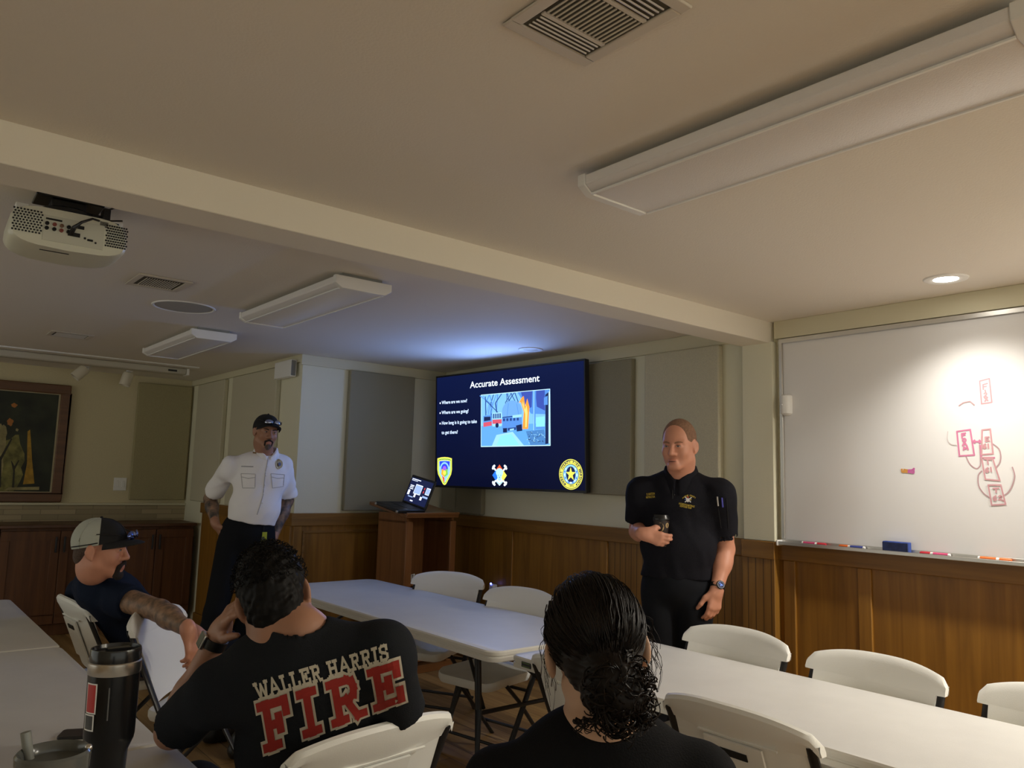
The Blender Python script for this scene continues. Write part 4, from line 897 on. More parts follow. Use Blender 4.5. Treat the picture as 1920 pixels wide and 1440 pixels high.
def eyes(F, par, off, iris=(.05, .06, .07), wide=1.0):
    wht = mat('eye_white', (.50, .44, .41), .35); ir = mat('iris_%d' % int(iris[0]*1000), iris, .25); lash = mat('lash_dark', (.05, .03, .022), .7)
    for q in (-1, 1):
        c0 = V(.0770, q*.032, -.001); rx, ry, rz_ = .0157, .0172, .0147
        def on(y, z, g=0): x = math.sqrt(max(0, 1-(y/ry)**2-(z/rz_)**2)); return F.w(c0+V((rx+g)*x, y, z))-off
        up = lambda y: .0034*wide*(1-(y/.0125)**2); lo = lambda y: -.0024*(1-(y/.0125)**2)-.0008
        ys = [-.0118+.0236*i/14 for i in range(15)]
        o = MB().add([on(y, up(y)-.001) for y in ys]+[on(y, lo(y)-.001) for y in ys], [(i, i+1, 16+i, 15+i) for i in range(14)]).build('eye', wht, par)
        yi = [-.0046+.0092*i/8+q*-.001 for i in range(9)]
        def cz(y, f, sg): h = math.sqrt(max(0, .0050**2-(y+q*.001)**2)); return (min(f(y), h) if sg > 0 else max(f(y), -h))-.001
        MB().add([on(y, cz(y, up, 1), .0004) for y in yi]+[on(y, cz(y, lo, -1), .0004) for y in yi], [(i, i+1, 10+i, 9+i) for i in range(8)]).build('iris', ir, o)
        MB().tube([on(y, up(y)-.0004, .0006) for y in ys], [.0011*F.sc]*15, 6).build('eyelid_line', lash, o)
def mouth_line(F, body, par, off):
    P = []
    for i in range(13):
        y = -.021+.042*i/12; o = F.w(.2, y, -.0772-.10*y*y/.021*.2); r = BVH[body.name].ray_cast(Vector(o), Vector(-F.d(1, 0, 0)))
        if r[0] is not None: P.append(V(*r[0])+F.d(.0002, 0, 0)-off)
    MB().tube(P, [.0020*math.sin(PI*(i+.6)/(len(P)+.2))+.0004 for i in range(len(P))], 6).build('mouth_line', MOUTH, par)
def brows(F, par, off, m, th=.0032):
    for q in (-1, 1):
        pts = [F.w(.0915-.010*t*t*1.5, q*(.013+.038*t), .0135+.006*math.sin(t*PI*.8))-off for t in (0, .25, .5, .75, 1)]
        MB().tube(pts, [th*F.sc*k for k in (.8, 1.1, 1.1, .8, .4)], 8).build('eyebrow', m, par)
def cap(F, par, off, front, back, visor_m, lift=.0, stripe=None, visor_up=.0, split=72):
    A, Bv, Cz = .110, .0885, .098; cx, cz = -.012, .028; n, m = 48, 12
    rim = lambda w: -.004+.026*math.cos(w)-cz+.02
    def dome(a0, a1, k, grow=0):
        vs = []; fs = []
        for j in range(m+1):
            for i in range(k+1):
                w = a0+(a1-a0)*i/k; zr = rim(w); t = j/m; th = t*(PI/2-math.asin(zr/Cz)); f = max(0, math.cos(w))
                r = math.sin(th)**.86; z = Cz*math.cos(th)*(1+.05*f*math.sin(th)); vs.append(F.w(cx+(A+grow)*r*math.cos(w)*(1+.02*f), (Bv+grow)*r*math.sin(w), cz+z+grow*(1-t))-off)
        for j in range(m):
            for i in range(k): fs.append((j*(k+1)+i, (j+1)*(k+1)+i, (j+1)*(k+1)+i+1, j*(k+1)+i+1))
        return MB().add(vs, fs)
    sp = math.radians(split); hat = dome(-sp, sp, 24).build('cap', front, par); tag(hat, None); dome(sp, 2*PI-sp, 36).build('rear_panels', back, hat)
    for w in (PI, sp+.75, 2*PI-sp-.75, 0):
        pts = []
        for j in range(m+1):
            zr = rim(w); th = j/m*(PI/2-math.asin(zr/Cz)); f = max(0, math.cos(w)); r = math.sin(th)**.86; pts.append(F.w(cx+(A+.001)*r*math.cos(w)*(1+.02*f), (Bv+.001)*r*math.sin(w), cz+Cz*math.cos(th)*(1+.05*f*math.sin(th)))-off)
        MB().tube(pts, .0022*F.sc, 6).build('seam', back if abs(w) > .1 else front, hat)
    if stripe is not None:
        for q in (-1, 1):
            pts = [F.w(cx+(A+.002)*math.cos(w), q*(Bv+.002)*math.sin(w), cz+rim(w)+.010)-off for w in [math.radians(d) for d in range(int(split)+2, 146, 8)]]
            MB().tube(pts, .0026*F.sc, 6).build('stripe', stripe, hat)
    MB().ball(F.w(cx, 0, cz+Cz+.001)-off, .007*F.sc, 10).build('button', front, hat)
    vs = []; fs = []; k = 20; J = 6
    for j in range(J+1):
        for i in range(k+1):
            u = -1+2*i/k; w = u*math.radians(66); t = j/J; zr = rim(w); r0 = A*math.cos(w), Bv*math.sin(w)
            ext = .075*t*(1-abs(u)**2.6); vs.append(F.w(cx+r0[0]+ext, r0[1]*(1+.06*t), cz+zr-.010*t*t-.022*t*u*u*.6+visor_up*ext)-off)
    for j in range(J):
        for i in range(k): fs.append((j*(k+1)+i, j*(k+1)+i+1, (j+1)*(k+1)+i+1, (j+1)*(k+1)+i))
    vz = MB().add(vs, fs).build('visor', visor_m, hat); sd = vz.modifiers.new('thick', 'SOLIDIFY'); sd.thickness = .004; sd.offset = 0
    return hat
def shades(F, par, off, x, z, tilt, lens):
    g = None; m = MB(); Rt = roty(tilt)
    for q in (-1, 1):
        pts = []
        for i in range(20):
            w = 2*PI*i/20; lx = Rt@V(-.35*abs(.030*math.cos(w)+.034)**1*.6+.02, 0, .019*math.sin(w)); pts.append(F.w(x+lx[0], q*(.034+.030*math.cos(w)), z+lx[2])-off)
        c = sum(pts)/20+F.d(.004, 0, .001); m.add([c]+pts, [(0, 1+i, 1+(i+1) % 20) for i in range(20)])
    g = m.build('sunglasses', lens, par); sd = g.modifiers.new('thick', 'SOLIDIFY'); sd.thickness = .003
    for q in (-1, 1): MB().tube([F.w(x-.02, q*.064, z+.004)-off, F.w(x-.06, q*.088, z+.012)-off, F.w(x-.11, q*.092, z+.008)-off], .0025, 6).build('temple', BLACKP, g)
    fr = MB(); fr.tube([F.w(x+.008, -.008, z+.004)-off, F.w(x+.010, 0, z+.007)-off, F.w(x+.008, .008, z+.004)-off], .0028, 6); fr.build('bridge', BLACKP, g)
def collar(F0, par, off, m, r=.066, tip=.045, h=.036, gap=12, name='collar'):
    """folded shirt collar around the neck; F0: frame with forward/left/up at the neck base"""
    n = 40; vs = []; fs = []; prof = [(-.002, -.012), (.001, h*.9), (.005, h), (.012, h*.85), (.026, -.012)]
    for i in range(n+1):
        a = math.radians(gap)+(2*PI-2*math.radians(gap))*i/n; f = max(0, math.cos(a))
        for j, (dr, z) in enumerate(prof):
            drop = (.030+tip*.5*(j == 4))*f**2*(1 if j else 1); rr = r+dr*(1+.25*f); vs.append(F0.w(rr*math.cos(a)*1.05-.004+.012*f, rr*math.sin(a), z-drop-.020*f-.026*f**6)-off)
    for i in range(n):
        for j in range(4): fs.append((i*5+j, i*5+j+1, (i+1)*5+j+1, (i+1)*5+j))
    o = MB().add(vs, fs).build(name, m, par); sd = o.modifiers.new('thick', 'SOLIDIFY'); sd.thickness = .003; sd.offset = 0; return o
def hit(bv, u, v):
    s = sight(u, v); r = bv.ray_cast(Vector(EYE), Vector(nrm(s))); return None if r[0] is None else (V(*r[0]), V(*r[1]))
def on_cloth(o, pts, lift=.0018):
    """lay picture-measured outline points onto the garment o (the stitching or print follows the cloth)"""
    bv = BVH[o.name]; out = []
    for u, v in pts:
        h = hit(bv, u, v)
        if h is None: return None
        p, n = h; n = n if n@(EYE-p) > 0 else -n; out.append(p+n*lift)
    return out
def cloth_line(o, pts, r, name, m, par, off, lift=.001, n=10):
    P = []
    for a, b in zip(pts[:-1], pts[1:]): P += [(a[0]+(b[0]-a[0])*i/n, a[1]+(b[1]-a[1])*i/n) for i in range(n)]
    P.append(pts[-1]); q = on_cloth(o, P, lift)
    if q: return MB().tube([p-off for p in q], r, 6).build(name, m, par)
def cloth_text(o, body, p0, p1, h, name, m, par, off, lift=.0018):
    vs, fs = text_mesh(body, 1, bold=.02); x1 = max(a for a, b in vs); p0 = V(*p0, 0)[:2]; p1 = V(*p1, 0)[:2]; d = p1-p0; L = np.linalg.norm(d); nn = np.array([d[1], -d[0]])/L
    q = on_cloth(o, [tuple(p0+d*(a/x1)+nn*b/.72*h) for a, b in vs], lift)
    if q: return MB().add([p-off for p in q], fs).build(name, m, par, smooth=False)
def fold(seed, f):
    r = np.random.default_rng(seed); K = [(r.normal(size=3)*f, r.uniform(0, 6.28)) for _ in range(5)]
    def g(x, y, z): return sum(np.sin(k[0]*x+k[1]*y+k[2]*z+ph+1.3*np.sin(k[1]*x-k[0]*z)) for k, ph in K)/3
    return g
def shoes(par, off, a, yaw):
    for p in a:
        f = V(math.cos(math.radians(yaw)), math.sin(math.radians(yaw)), 0); v = Vol(*bounds([p-f*.1, p+f*.25], .12), .008)
        q = V(p[0], p[1], .045); v.rc(q-f*.05, q+f*.05, .042, .045, .03); v.rc(q+f*.05-V(0, 0, .01), q+f*.15-V(0, 0, .012), .045, .034, .03); v.rc(q-f*.03+V(0, 0, .06), q-f*.03, .045, .045, .03)
        s_, pp = v.reg(*bounds([p-f*.3, p+f*.3], .3)); v.put(s_, np.zeros_like(v.D[s_])+(.006-pp[2]), 0, 'i', None, pp); v.build('shoe', mat('shoe_black', (.012, .012, .012), .4), par, off)
NAVY = mat('navy_cloth', (.0085, .0085, .0125), .85, bump=.25, bscale=300, spec=.15); BLUET = mat('navy_tee', (.010, .016, .035), .9, bump=.25, bscale=300, spec=.12)
CHAR = mat('charcoal_tee', (.016, .018, .022), .92, bump=.25, bscale=300, spec=.12); BLKT = mat('black_tee', (.008, .008, .009), .92, bump=.25, bscale=300, spec=.12)
TROU = mat('dark_trousers', (.008, .009, .012), .85, spec=.15); WSHIRT = mat('white_uniform_cloth', (.90, .89, .92), .8, bump=.15, bscale=250, spec=.2)
GOLD = mat('gold_thread', (.50, .36, .04), .5)

# ================================================================== standing man in the dark polo
def man_polo():
    off = V(3.33, 2.64, 0); t = thing('person', 'standing man in dark navy polo holding a coffee cup before the whiteboard wall', 'person', off)
    a = math.radians(209); lf = V(-math.sin(a), math.cos(a), 0); S = dict(N=at(1276, 893, 4.11), Pv=V(3.35, 2.665, .985))
    c = (at(1203, 921, 4.08)+at(1346, 918, 4.08))/2; S['SR'] = c-lf*.212; S['SL'] = c+lf*.212
    RE, RW = at(1196, 996, 4.24), at(1207, 1001, 3.97); LE, LW = at(1360, 1030, 4.06), at(1344, 1106, 3.95)
    F = Fr(at(1273, 835, 4.06), 197, 5, 0, 1.02)
    hips = [S['Pv']+lf*q*.088-V(0, 0, .03) for q in (-1, 1)]; knees = [V(h[0], h[1], .52)-lf*q*.004 for h, q in zip(hips, (-1, 1))]; ank = [V(h[0]+.02, h[1]+.01, .09)+lf*q*.03 for h, q in zip(hips, (-1, 1))]
    v = Vol(*bounds([F.w(.13, .1, .15), F.w(-.13, -.1, -.1), S['SR'], S['SL'], RE, RW, LE, LW, S['Pv']-V(0, 0, .2), RW+V(-.14, -.14, 0), LW-V(0, 0, .22)], .10), .0052)
    add_head(v, F, S['N'], .064, 1.14, mouth=0, dome=.014, ear=.003); add_torso(v, S, -.008, belly=1.05); add_arm(v, S['SR'], RE, RW, 1.08); add_arm(v, S['SL'], LE, LW, 1.12)
    dR = nrm(CR*.80+CU*-.22-CF*.30); pR = nrm(CF*.9+CR*.25); add_hand(v, RW, dR, pR, True, (22, 42, 30), 1.02, thumb=(10, 45))
    dL = nrm(V(-.03, .0, -1)+CR*-.16-CF*.05); pL = nrm(-CR*.35+CF*.9); add_hand(v, LW, dL, pL, False, (18, 30, 22), 1.08)
    lips = near_lips(F)
    def pick(P):
        q = F.loc(P); r = np.zeros(len(P)); r[lips(P)] = 1; return r
    body = v.build('body', [SKIN, LIPS, MOUTH], t, off, pick, 2)
    mouth_line(F, body, t, off); eyes(F, t, off); brows(F, t, off, mat('brow_fair', (.24, .12, .065), .8))
    # cropped hair
    v = Vol(*bounds([F.w(x, y, z) for x in (-.13, .1) for y in (-.1, .1) for z in (-.07, .13)], .02), .004)
    v.el(F.w(-.0125, 0, .0361), V(.1000, .0830, .1002)*F.sc, F.M, .01); v.el(F.w(.088, 0, .022), V(.072, .068, .082)*F.sc, F.M, .014, 's'); v.rc(F.w(.10, 0, -.10), F.w(-.02, 0, -.14), .118*F.sc, .08*F.sc, .012, 's')
    for q in (-1, 1): v.el(F.w(-.006, q*.083, -.012), V(.028, .03, .040)*F.sc, F.M, .008, 's')
    v.build('hair', mat('cropped_hair', (.28, .15, .09), .85, noise=.35, nscale=120, bump=.4, bscale=500), t, off)
    # polo shirt
    v = Vol(*bounds([S['SR'], S['SL'], RE, LE, S['Pv'], S['N']], .20), .006); add_torso(v, S, .014, belly=1.14, wide=1.08)
    up, l2, fw, M_, L = torso_frame(S)
    for s, e, fr in (('SR', RE, .74), ('SL', LE, .78)): E_ = S[s]+(e-S[s])*fr; v.rc(S[s], S[s]+(e-S[s])*1.0, .064, .071, .03, cuts=[(E_, e-S[s])]); v.rc(S[s]+(e-S[s])*.55, S[s]+(e-S[s])*1.2, .056, .063, .004, 's', cuts=[(S[s]+(e-S[s])*(fr-.06), S[s]-e)])
    v.rc(S['N']-up*.03, S['N']+up*.10, .064, .07, .01, 's'); sl, p = v.reg(v.lo, v.lo+9); v.put(sl, (S['Pv'][2]+.035)-p[2]+0*p[0]+0*p[1], 0, 'i', None, p)
    v.ripple(.0042, fold(3, 16)); shirt = v.build('polo_shirt', NAVY, t, off)
    Fn = Fr(S['N']+V(0, 0, .022), 207, 2, 0, 1.0); collar(Fn, t, off, NAVY, .068, .065, .036, 5)
    cloth_line(shirt, [(1262, 900), (1261, 935)], .0035, 'placket', mat('navy_seam', (.004, .004, .006), .8), shirt, off)
    for v_ in (912, 928):
        h = on_cloth(shirt, [(1264, v_)], .001)
        if h: MB().ball(h[0]-off, .005, 8).build('button', BLACKP, shirt)
    for ln in ([(1344, 935), (1352, 990)], [(1362, 935), (1366, 990)]): cloth_line(shirt, ln, .0022, 'sleeve_pocket_seam', MATS['navy_seam'], shirt, off)
    cloth_text(shirt, 'D. BOSTON', (1212.5, 929), (1228, 927.5), 4.2, 'name_embroidery', GOLD, shirt, off); cloth_text(shirt, 'INSTRUCTOR', (1211.5, 934.5), (1228.5, 933), 3.8, 'name_embroidery', GOLD, shirt, off)
    arc = 'HARRIS COUNTY'
    for i, ch in enumerate(arc):
        if ch != ' ':
            w = (i-6)/6; cloth_text(shirt, ch, (1291.5+w*11.5-.9, 930.5+4.5*w*w), (1291.5+w*11.5+1.0, 930.8+4.5*w*w), 3.2, 'emblem_lettering', GOLD, shirt, off)
    cloth_text(shirt, 'HAZARDOUS MATERIALS', (1272.5, 945.5), (1302, 951.5), 3.6, 'emblem_lettering', GOLD, shirt, off); cloth_text(shirt, 'RESPONSE TEAM', (1274.5, 950), (1296, 954.3), 3.4, 'emblem_lettering', GOLD, shirt, off)
    em = MB()
    for pts, mi in (([(1286, 934), (1293, 934.5), (1293, 939), (1290, 942), (1286.5, 939)], 0), ([(1283.5, 932), (1285, 931), (1296, 941), (1294.5, 942.5)], 0), ([(1296, 932), (1297.5, 933.5), (1285, 942), (1283.5, 941)], 0), ([(1287.5, 931), (1292, 931.5), (1289.8, 934.5)], 1), ([(1283, 936), (1285.5, 935), (1285, 938.5)], 2), ([(1294, 936), (1297, 937), (1294, 939)], 3)):
        q = on_cloth(shirt, pts, .002+.0003*mi)
        if q: em.add([p-off for p in q], [tuple(range(len(q)))], mi)
    em.build('chest_emblem', [mat('thread_white', (.62, .6, .58), .7), mat('thread_red', (.5, .05, .03), .7), mat('thread_blue', (.04, .09, .4), .7), GOLD], shirt, smooth=False)
    for (u, vv, c) in ((1345, 938, CHROME), (1353.5, 940, mat('pen_blue', (.06, .06, .35), .3))):
        q = on_cloth(shirt, [(u, vv-7), (u+1.5, vv+10)], .006)
        if q: MB().tube([p-off for p in q], .0045, 8).build('sleeve_pen', c, shirt)
    # watch
    wd = nrm(LE-LW); wc = LW+wd*.018
    R = np.stack([nrm(np.cross(wd, CF)), nrm(np.cross(wd, np.cross(wd, CF))), wd], 1); MB().lathe([(.031, -.012), (.0375, -.011), (.0375, .011), (.031, .012)], 28, R=R, o=wc-off).build('watch_strap', BLACKP, t)
    fc = nrm(-CF-wd*((-CF)@wd)); Rw = np.stack([nrm(np.cross(fc, wd)), wd, fc], 1)
    w_ = MB().lathe([(0, 0), (.021, 0), (.022, .007), (.019, .010), (0, .010)], 28, R=Rw, o=wc+fc*.033-off).build('watch', BLACKP, t); MB().lathe([(0, .0102), (.016, .0102)], 24, R=Rw, o=wc+fc*.033-off).build('watch_face', glow('watch_face', (.012, .02, .06), .8), w_)
    d = MB()
    for b in ((-.010, -.002, .002, .002), (-.002, -.008, .002, .004), (.004, .003, .010, .006)): d.add([wc-off+fc*.0436+Rw@V(x, y, 0) for x, y in ((b[0], b[1]), (b[2], b[1]), (b[2], b[3]), (b[0], b[3]))], [(0, 1, 2, 3)])
    d.build('watch_digits', glow('watch_digits', (.12, .25, .8), 1), w_, smooth=False)
    # trousers, belt, shoes
    v = Vol(*bounds([S['Pv']+V(0, 0, .16)]+hips+ank, .16), .008); v.el(S['Pv']+V(0, 0, .02), (.138, .174, .17), M_, .04)
    for h, k_, a_ in zip(hips, knees, ank): add_leg(v, h, k_, a_, .020)
    sl, p = v.reg(v.lo, v.lo+9); v.put(sl, p[2]-(S['Pv'][2]+.075)+0*p[0]+0*p[1], 0, 'i', None, p); v.put(sl, .035-p[2]+0*p[0]+0*p[1], 0, 'i', None, p)
    v.ripple(.005, fold(8, 14)); v.build('trousers', TROU, t, off); shoes(t, off, ank, 205)
    # the coffee cup in his right hand
    cc = RW+dR*.088+pR*.052; base = V(cc[0], cc[1], cc[2]-.045); k = thing('coffee_cup', 'dark paper coffee cup with black lid in the standing man\'s hand', 'cup', base)
    cupm = mat('cup_brown', (.022, .012, .010), .5); tan = mat('cup_tan', (.52, .36, .16), .6)
    MB().lathe([(0, .002), (.029, 0), (.030, .003), (.042, .135), (.0405, .137)], 40).build('body', cupm, k)
    MB().lathe([(.0435, .131), (.045, .134), (.045, .142), (.041, .150), (.0395, .160), (.036, .161), (.035, .153), (0, .153)], 40).build('lid', mat('lid_black', (.012, .012, .013), .25), k)
    ang = math.atan2(-CF[1], -CF[0]); m = MB()
    def decal(a0, z0, ra, rz, mi):
        pts = []
        for i in range(20):
            w = 2*PI*i/20; z = z0+rz*math.sin(w); aa = a0+ra*math.cos(w)/.038; r = .030+(.012*z/.135)+.0007+.0003*mi; pts.append((r*math.cos(aa), r*math.sin(aa), z))
        m.add(pts, [tuple(range(20))], mi)
    decal(ang-.38, .098, .020, .023, 0); decal(ang-.52, .106, .012, .014, 1); decal(ang-.25, .112, .008, .007, 1); decal(ang+.62, .108, .010, .013, 0); decal(ang+.62, .108, .003, .010, 1); decal(ang+.5, .045, .014, .008, 0); m.build('printed_pattern', [tan, cupm], k, smooth=False)
man_polo()
# ================================================================== standing man in the white shirt
def man_white():
    off = V(2.19, 5.56, 0); t = thing('person', 'man in white uniform shirt leaning by the wall corner, hand in pocket', 'person', off)
    S = dict(N=at(499, 853, 5.66), Pv=at(463, 1008, 5.58)); S['SR'] = at(433, 872, 5.56); S['SL'] = at(532, 869, 5.74)
    RE, RW = at(394, 935, 5.72), at(404, 982, 5.52); LE, LW = at(539, 938, 5.84), at(512, 1010, 5.66)
    F = Fr(at(499, 809, 5.60), 268, 5, 4, .97); up, lf, fw, M_, L = torso_frame(S); lh = nrm(V(lf[0], lf[1], 0))
    hips = [S['Pv']+lh*q*.10-V(0, 0, .05) for q in (-1, 1)]; ank = [V(1.99, 5.50, .09)+lh*q*.12 for q in (-1, 1)]; knees = [(h+a)/2+fw*.02 for h, a in zip(hips, ank)]
    v = Vol(*bounds([F.w(.13, .1, .15), F.w(-.13, -.1, -.1), S['SR'], S['SL'], RE, RW, LE, LW, S['Pv']-V(0, 0, .2), LW-V(0, 0, .2)], .10), .0056)
    add_head(v, F, S['N'], .060, 1.0); add_torso(v, S, -.008); add_arm(v, S['SR'], RE, RW, 1.05); add_arm(v, S['SL'], LE, LW, 1.05)
    add_hand(v, RW, nrm(S['Pv']+lf*-.10-RW+V(0, 0, -.12)), lf, True, (15, 20, 15), 1.0); add_hand(v, LW, V(-.05, .05, -1), -lf, False, (18, 28, 20), 1.0)
    def pick(P):
        r = np.zeros(len(P)); r[near_lips(F)(P)] = 1
        for e, w in ((RE, RW), (LE, LW)):
            ab = w-e; q = (P-e)@ab/(ab@ab); d = np.linalg.norm(P-e-np.clip(q, -.6, .9)[:, None]*ab, axis=1); r[(d < .075) & (q > -.7) & (q < .85)] = 2
        return r
    v.build('body', [SKIN_W, LIPS, TATTOO], t, off, pick); eyes(F, t, off, (.03, .02, .015)); brows(F, t, off, mat('brow_dark', (.03, .02, .014), .8), .0036)
    bm_ = mat('dark_beard', (.028, .017, .012), .9, noise=.4, nscale=200, bump=.5, bscale=500); grey = mat('grey_beard', (.16, .12, .10), .9, noise=.4, nscale=200, bump=.5, bscale=500)
    v = Vol(*bounds([F.w(.12, .05, -.02), F.w(.05, -.05, -.13)], .03), .0035); s = F.sc
    v.rc(F.w(.100, -.004, -.060), F.w(.090, -.026, -.072), .0075*s, .0065*s, .004); v.rc(F.w(.100, .004, -.060), F.w(.090, .026, -.072), .0075*s, .0065*s, .004)
    for q in (-1, 1): v.rc(F.w(.090, q*.026, -.072), F.w(.081, q*.024, -.100), .0065*s, .0075*s, .006)
    v.build('moustache', bm_, t, off)
    v = Vol(*bounds([F.w(.12, .05, -.02), F.w(.05, -.05, -.15)], .03), .0035); v.el(F.w(.082, 0, -.105), V(.016, .026, .021)*s, F.M, .01); v.rc(F.w(.088, 0, -.09), F.w(.086, 0, -.122), .010*s, .012*s, .01); v.build('goatee', grey, t, off)
    hat = cap(F, t, off, mat('cap_black', (.010, .010, .011), .9), MATS['cap_black'], MATS['cap_black'], visor_up=.25)
    shades(F, hat, off, .112, .068, -.35, mat('mirror_lens', (.45, .50, .65), .08, metal=1))
    # shirt
    v = Vol(*bounds([S['SR'], S['SL'], RE, LE, S['Pv'], S['N']], .20), .007); add_torso(v, S, .018, belly=1.03, wide=1.05)
    for s_, e, fr in (('SR', RE, .80), ('SL', LE, .86)): E_ = S[s_]+(e-S[s_])*fr; v.rc(S[s_], e, .062, .078, .03, cuts=[(E_, e-S[s_])]); v.rc(S[s_]+(e-S[s_])*.55, S[s_]+(e-S[s_])*1.2, .056, .069, .004, 's', cuts=[(S[s_]+(e-S[s_])*(fr-.08), S[s_]-e)])
    v.rc(S['N']-up*.03, S['N']+up*.10, .064, .07, .01, 's'); sl, p = v.reg(v.lo, v.lo+9); c = S['Pv']+up*.115; v.put(sl, (c[0]-p[0])*up[0]+(c[1]-p[1])*up[1]+(c[2]-p[2])*up[2], 0, 'i', None, p)
    v.ripple(.0055, fold(21, 17)); shirt = v.build('uniform_shirt', WSHIRT, t, off)
    Fn = Fr(S['N']+V(0, 0, .028), 262, 2, 3, 1.0); collar(Fn, t, off, WSHIRT, .064, .075, .034, 6)
    tee = Vol(*bounds([S['N']], .10), .005); tee.rc(S['N']-up*.05, S['N']+up*.012, .067, .064, .01, cuts=[(S['N']+up*.014+fw*-.0, up-fw*.3)]); tee.build('undershirt', mat('white_cotton', (.75, .75, .74), .9), t, off)
    sm_ = mat('white_seam', (.50, .49, .52), .8)
    cloth_line(shirt, [(503, 858), (497, 890), (493, 930), (482, 965)], .0035, 'placket', sm_, shirt, off)
    for pocket in ([(452, 888), (479, 889), (478, 915), (455, 915), (452, 888)], [(452, 894), (466, 897), (479, 895)], [(508, 888), (533, 890), (531, 912), (511, 915), (508, 888)], [(508, 894), (521, 897), (533, 896)]): cloth_line(shirt, pocket, .0024, 'pocket_seam', sm_, shirt, off)
    for vv in (875, 892, 909, 926, 943):
        h = on_cloth(shirt, [(502-(vv-860)*.14+1.5, vv)], .001)
        if h: MB().ball(h[0]-off, .0055, 8).build('button', WHITEP, shirt)
    cloth_line(shirt, [(453, 874.5), (475, 875)], .004, 'name_tape', mat('tape_grey', (.40, .40, .44), .6), shirt, off)
    b = on_cloth(shirt, [(523+6.2*math.cos(a), 870.5+9*math.sin(a)*(1+.1*math.cos(3*a))) for a in [2*PI*i/16 for i in range(16)]], .005)
    if b: bd = MB().add([p-off for p in b], [tuple(range(16))]).build('badge', mat('badge_gold', (.42, .28, .12), .35, metal=.6), shirt, smooth=False); sd = bd.modifiers.new('thick', 'SOLIDIFY'); sd.thickness = .004; q = on_cloth(shirt, [(523+2.8*math.cos(a), 871+3.4*math.sin(a)) for a in [2*PI*i/12 for i in range(12)]], .0085); MB().add([p-off for p in q], [tuple(range(12))]).build('badge_centre', mat('badge_blue', (.10, .10, .16), .4), bd, smooth=False)
    for i, u in enumerate((478, 512)): 
        q = on_cloth(shirt, [(u-3, 851.5), (u+3, 852), (u+3, 854.5), (u-3, 854)], .022)
        if q: MB().add([p-off for p in q], [(0, 1, 2, 3)]).build('collar_pin', mat('badge_gold', (.42, .28, .12), .35, metal=.6), shirt, smooth=False)
    b = on_cloth(shirt, [(418+5*math.cos(a), 862+7*math.sin(a)) for a in [2*PI*i/14 for i in range(14)]], .003)
    if b: MB().add([p-off for p in b], [tuple(range(14))]).build('shoulder_patch', mat('patch_olive', (.14, .14, .07), .8, noise=.8, nscale=120), shirt, smooth=False)
    # trousers, badge reel, shoes
    v = Vol(*bounds([S['Pv']+V(0, 0, .2)]+hips+ank, .17), .008); v.el(S['Pv']+up*.03, (.142, .190, .18), M_, .04)
    for h, k_, a_ in zip(hips, knees, ank): add_leg(v, h, k_, a_, .022)
    c = S['Pv']+up*.150; sl, p = v.reg(v.lo, v.lo+9); v.put(sl, (p[0]-c[0])*up[0]+(p[1]-c[1])*up[1]+(p[2]-c[2])*up[2], 0, 'i', None, p); v.put(sl, .035-p[2]+0*p[0]+0*p[1], 0, 'i', None, p)
    tr = v.build('trousers', TROU, t, off); shoes(t, off, ank, 262)
    q = on_cloth(tr, [(493, 975), (493, 996)], .012)
    b = at(493, 1009, q[1]@CF if 0 else (q[1]-EYE)@CF) if q else at(493, 1009, 5.4)
    card = MB(); R = np.stack([CR, CF, V(0, 0, 1)], 1)
    card.box((-.027, -.0015, -.042), (.027, .0015, .042), R=R, o=b-off); idc = card.build('id_card', mat('id_green', (.42, .50, .05), .5), t); MB().box((-.016, -.003, -.016), (.012, -.0016, .010), R=R, o=b-off).box((-.018, -.003, -.034), (.016, -.0016, -.026), R=R, o=b-off).build('id_photo', mat('id_dark', (.07, .08, .05), .6), idc)
    if q: MB().tube([q[0]-off, q[1]-off, b+V(0, 0, .042)-off], .0018, 6).lathe([(0, -.006), (.014, -.006), (.014, .006), (0, .006)], 16, R=np.stack([CR, V(0, 0, 1), CF], 1), o=q[0]-off).build('badge_reel', STEEL, t)
man_white()
# ================================================================== seated man with lettered shirt
def seated_legs(S, yaw, spread=.11, foot=.0, thigh=.44):
    f = V(math.cos(math.radians(yaw)), math.sin(math.radians(yaw)), 0); l = V(-f[1], f[0], 0)
    h = [V(S['Pv'][0], S['Pv'][1], .545)+l*q*.095+f*.02 for q in (1, -1)]; k = [a+f*thigh+l*q*spread*.6-V(0, 0, .005) for a, q in zip(h, (1, -1))]; a = [V(b[0], b[1], .09)-f*foot for b in k]
    return h, k, a, f, l
def seated_trousers(t, off, S, M_, legs, m, seed):
    h, k, a, f, l = legs; v = Vol(*bounds(list(h)+list(k)+list(a)+[S['Pv']], .16), .009); v.el(V(S['Pv'][0], S['Pv'][1], .565), (.13, .185, .108), np.array([f, l, V(0, 0, 1)]), .04)
    for i in (0, 1): add_leg(v, h[i], k[i], a[i], .014)
    sl, p = v.reg(v.lo, v.lo+9); v.put(sl, .035-p[2]+0*p[0]+0*p[1], 0, 'i', None, p); v.put(sl, .462-p[2]-np.maximum(0, ((p[0]-h[0][0])*f[0]+(p[1]-h[0][1])*f[1]-.22)*4)+0*p[0], 0, 'i', None, p)
    v.build('trousers', m, t, off); shoes(t, off, a, math.degrees(math.atan2(f[1], f[0])))
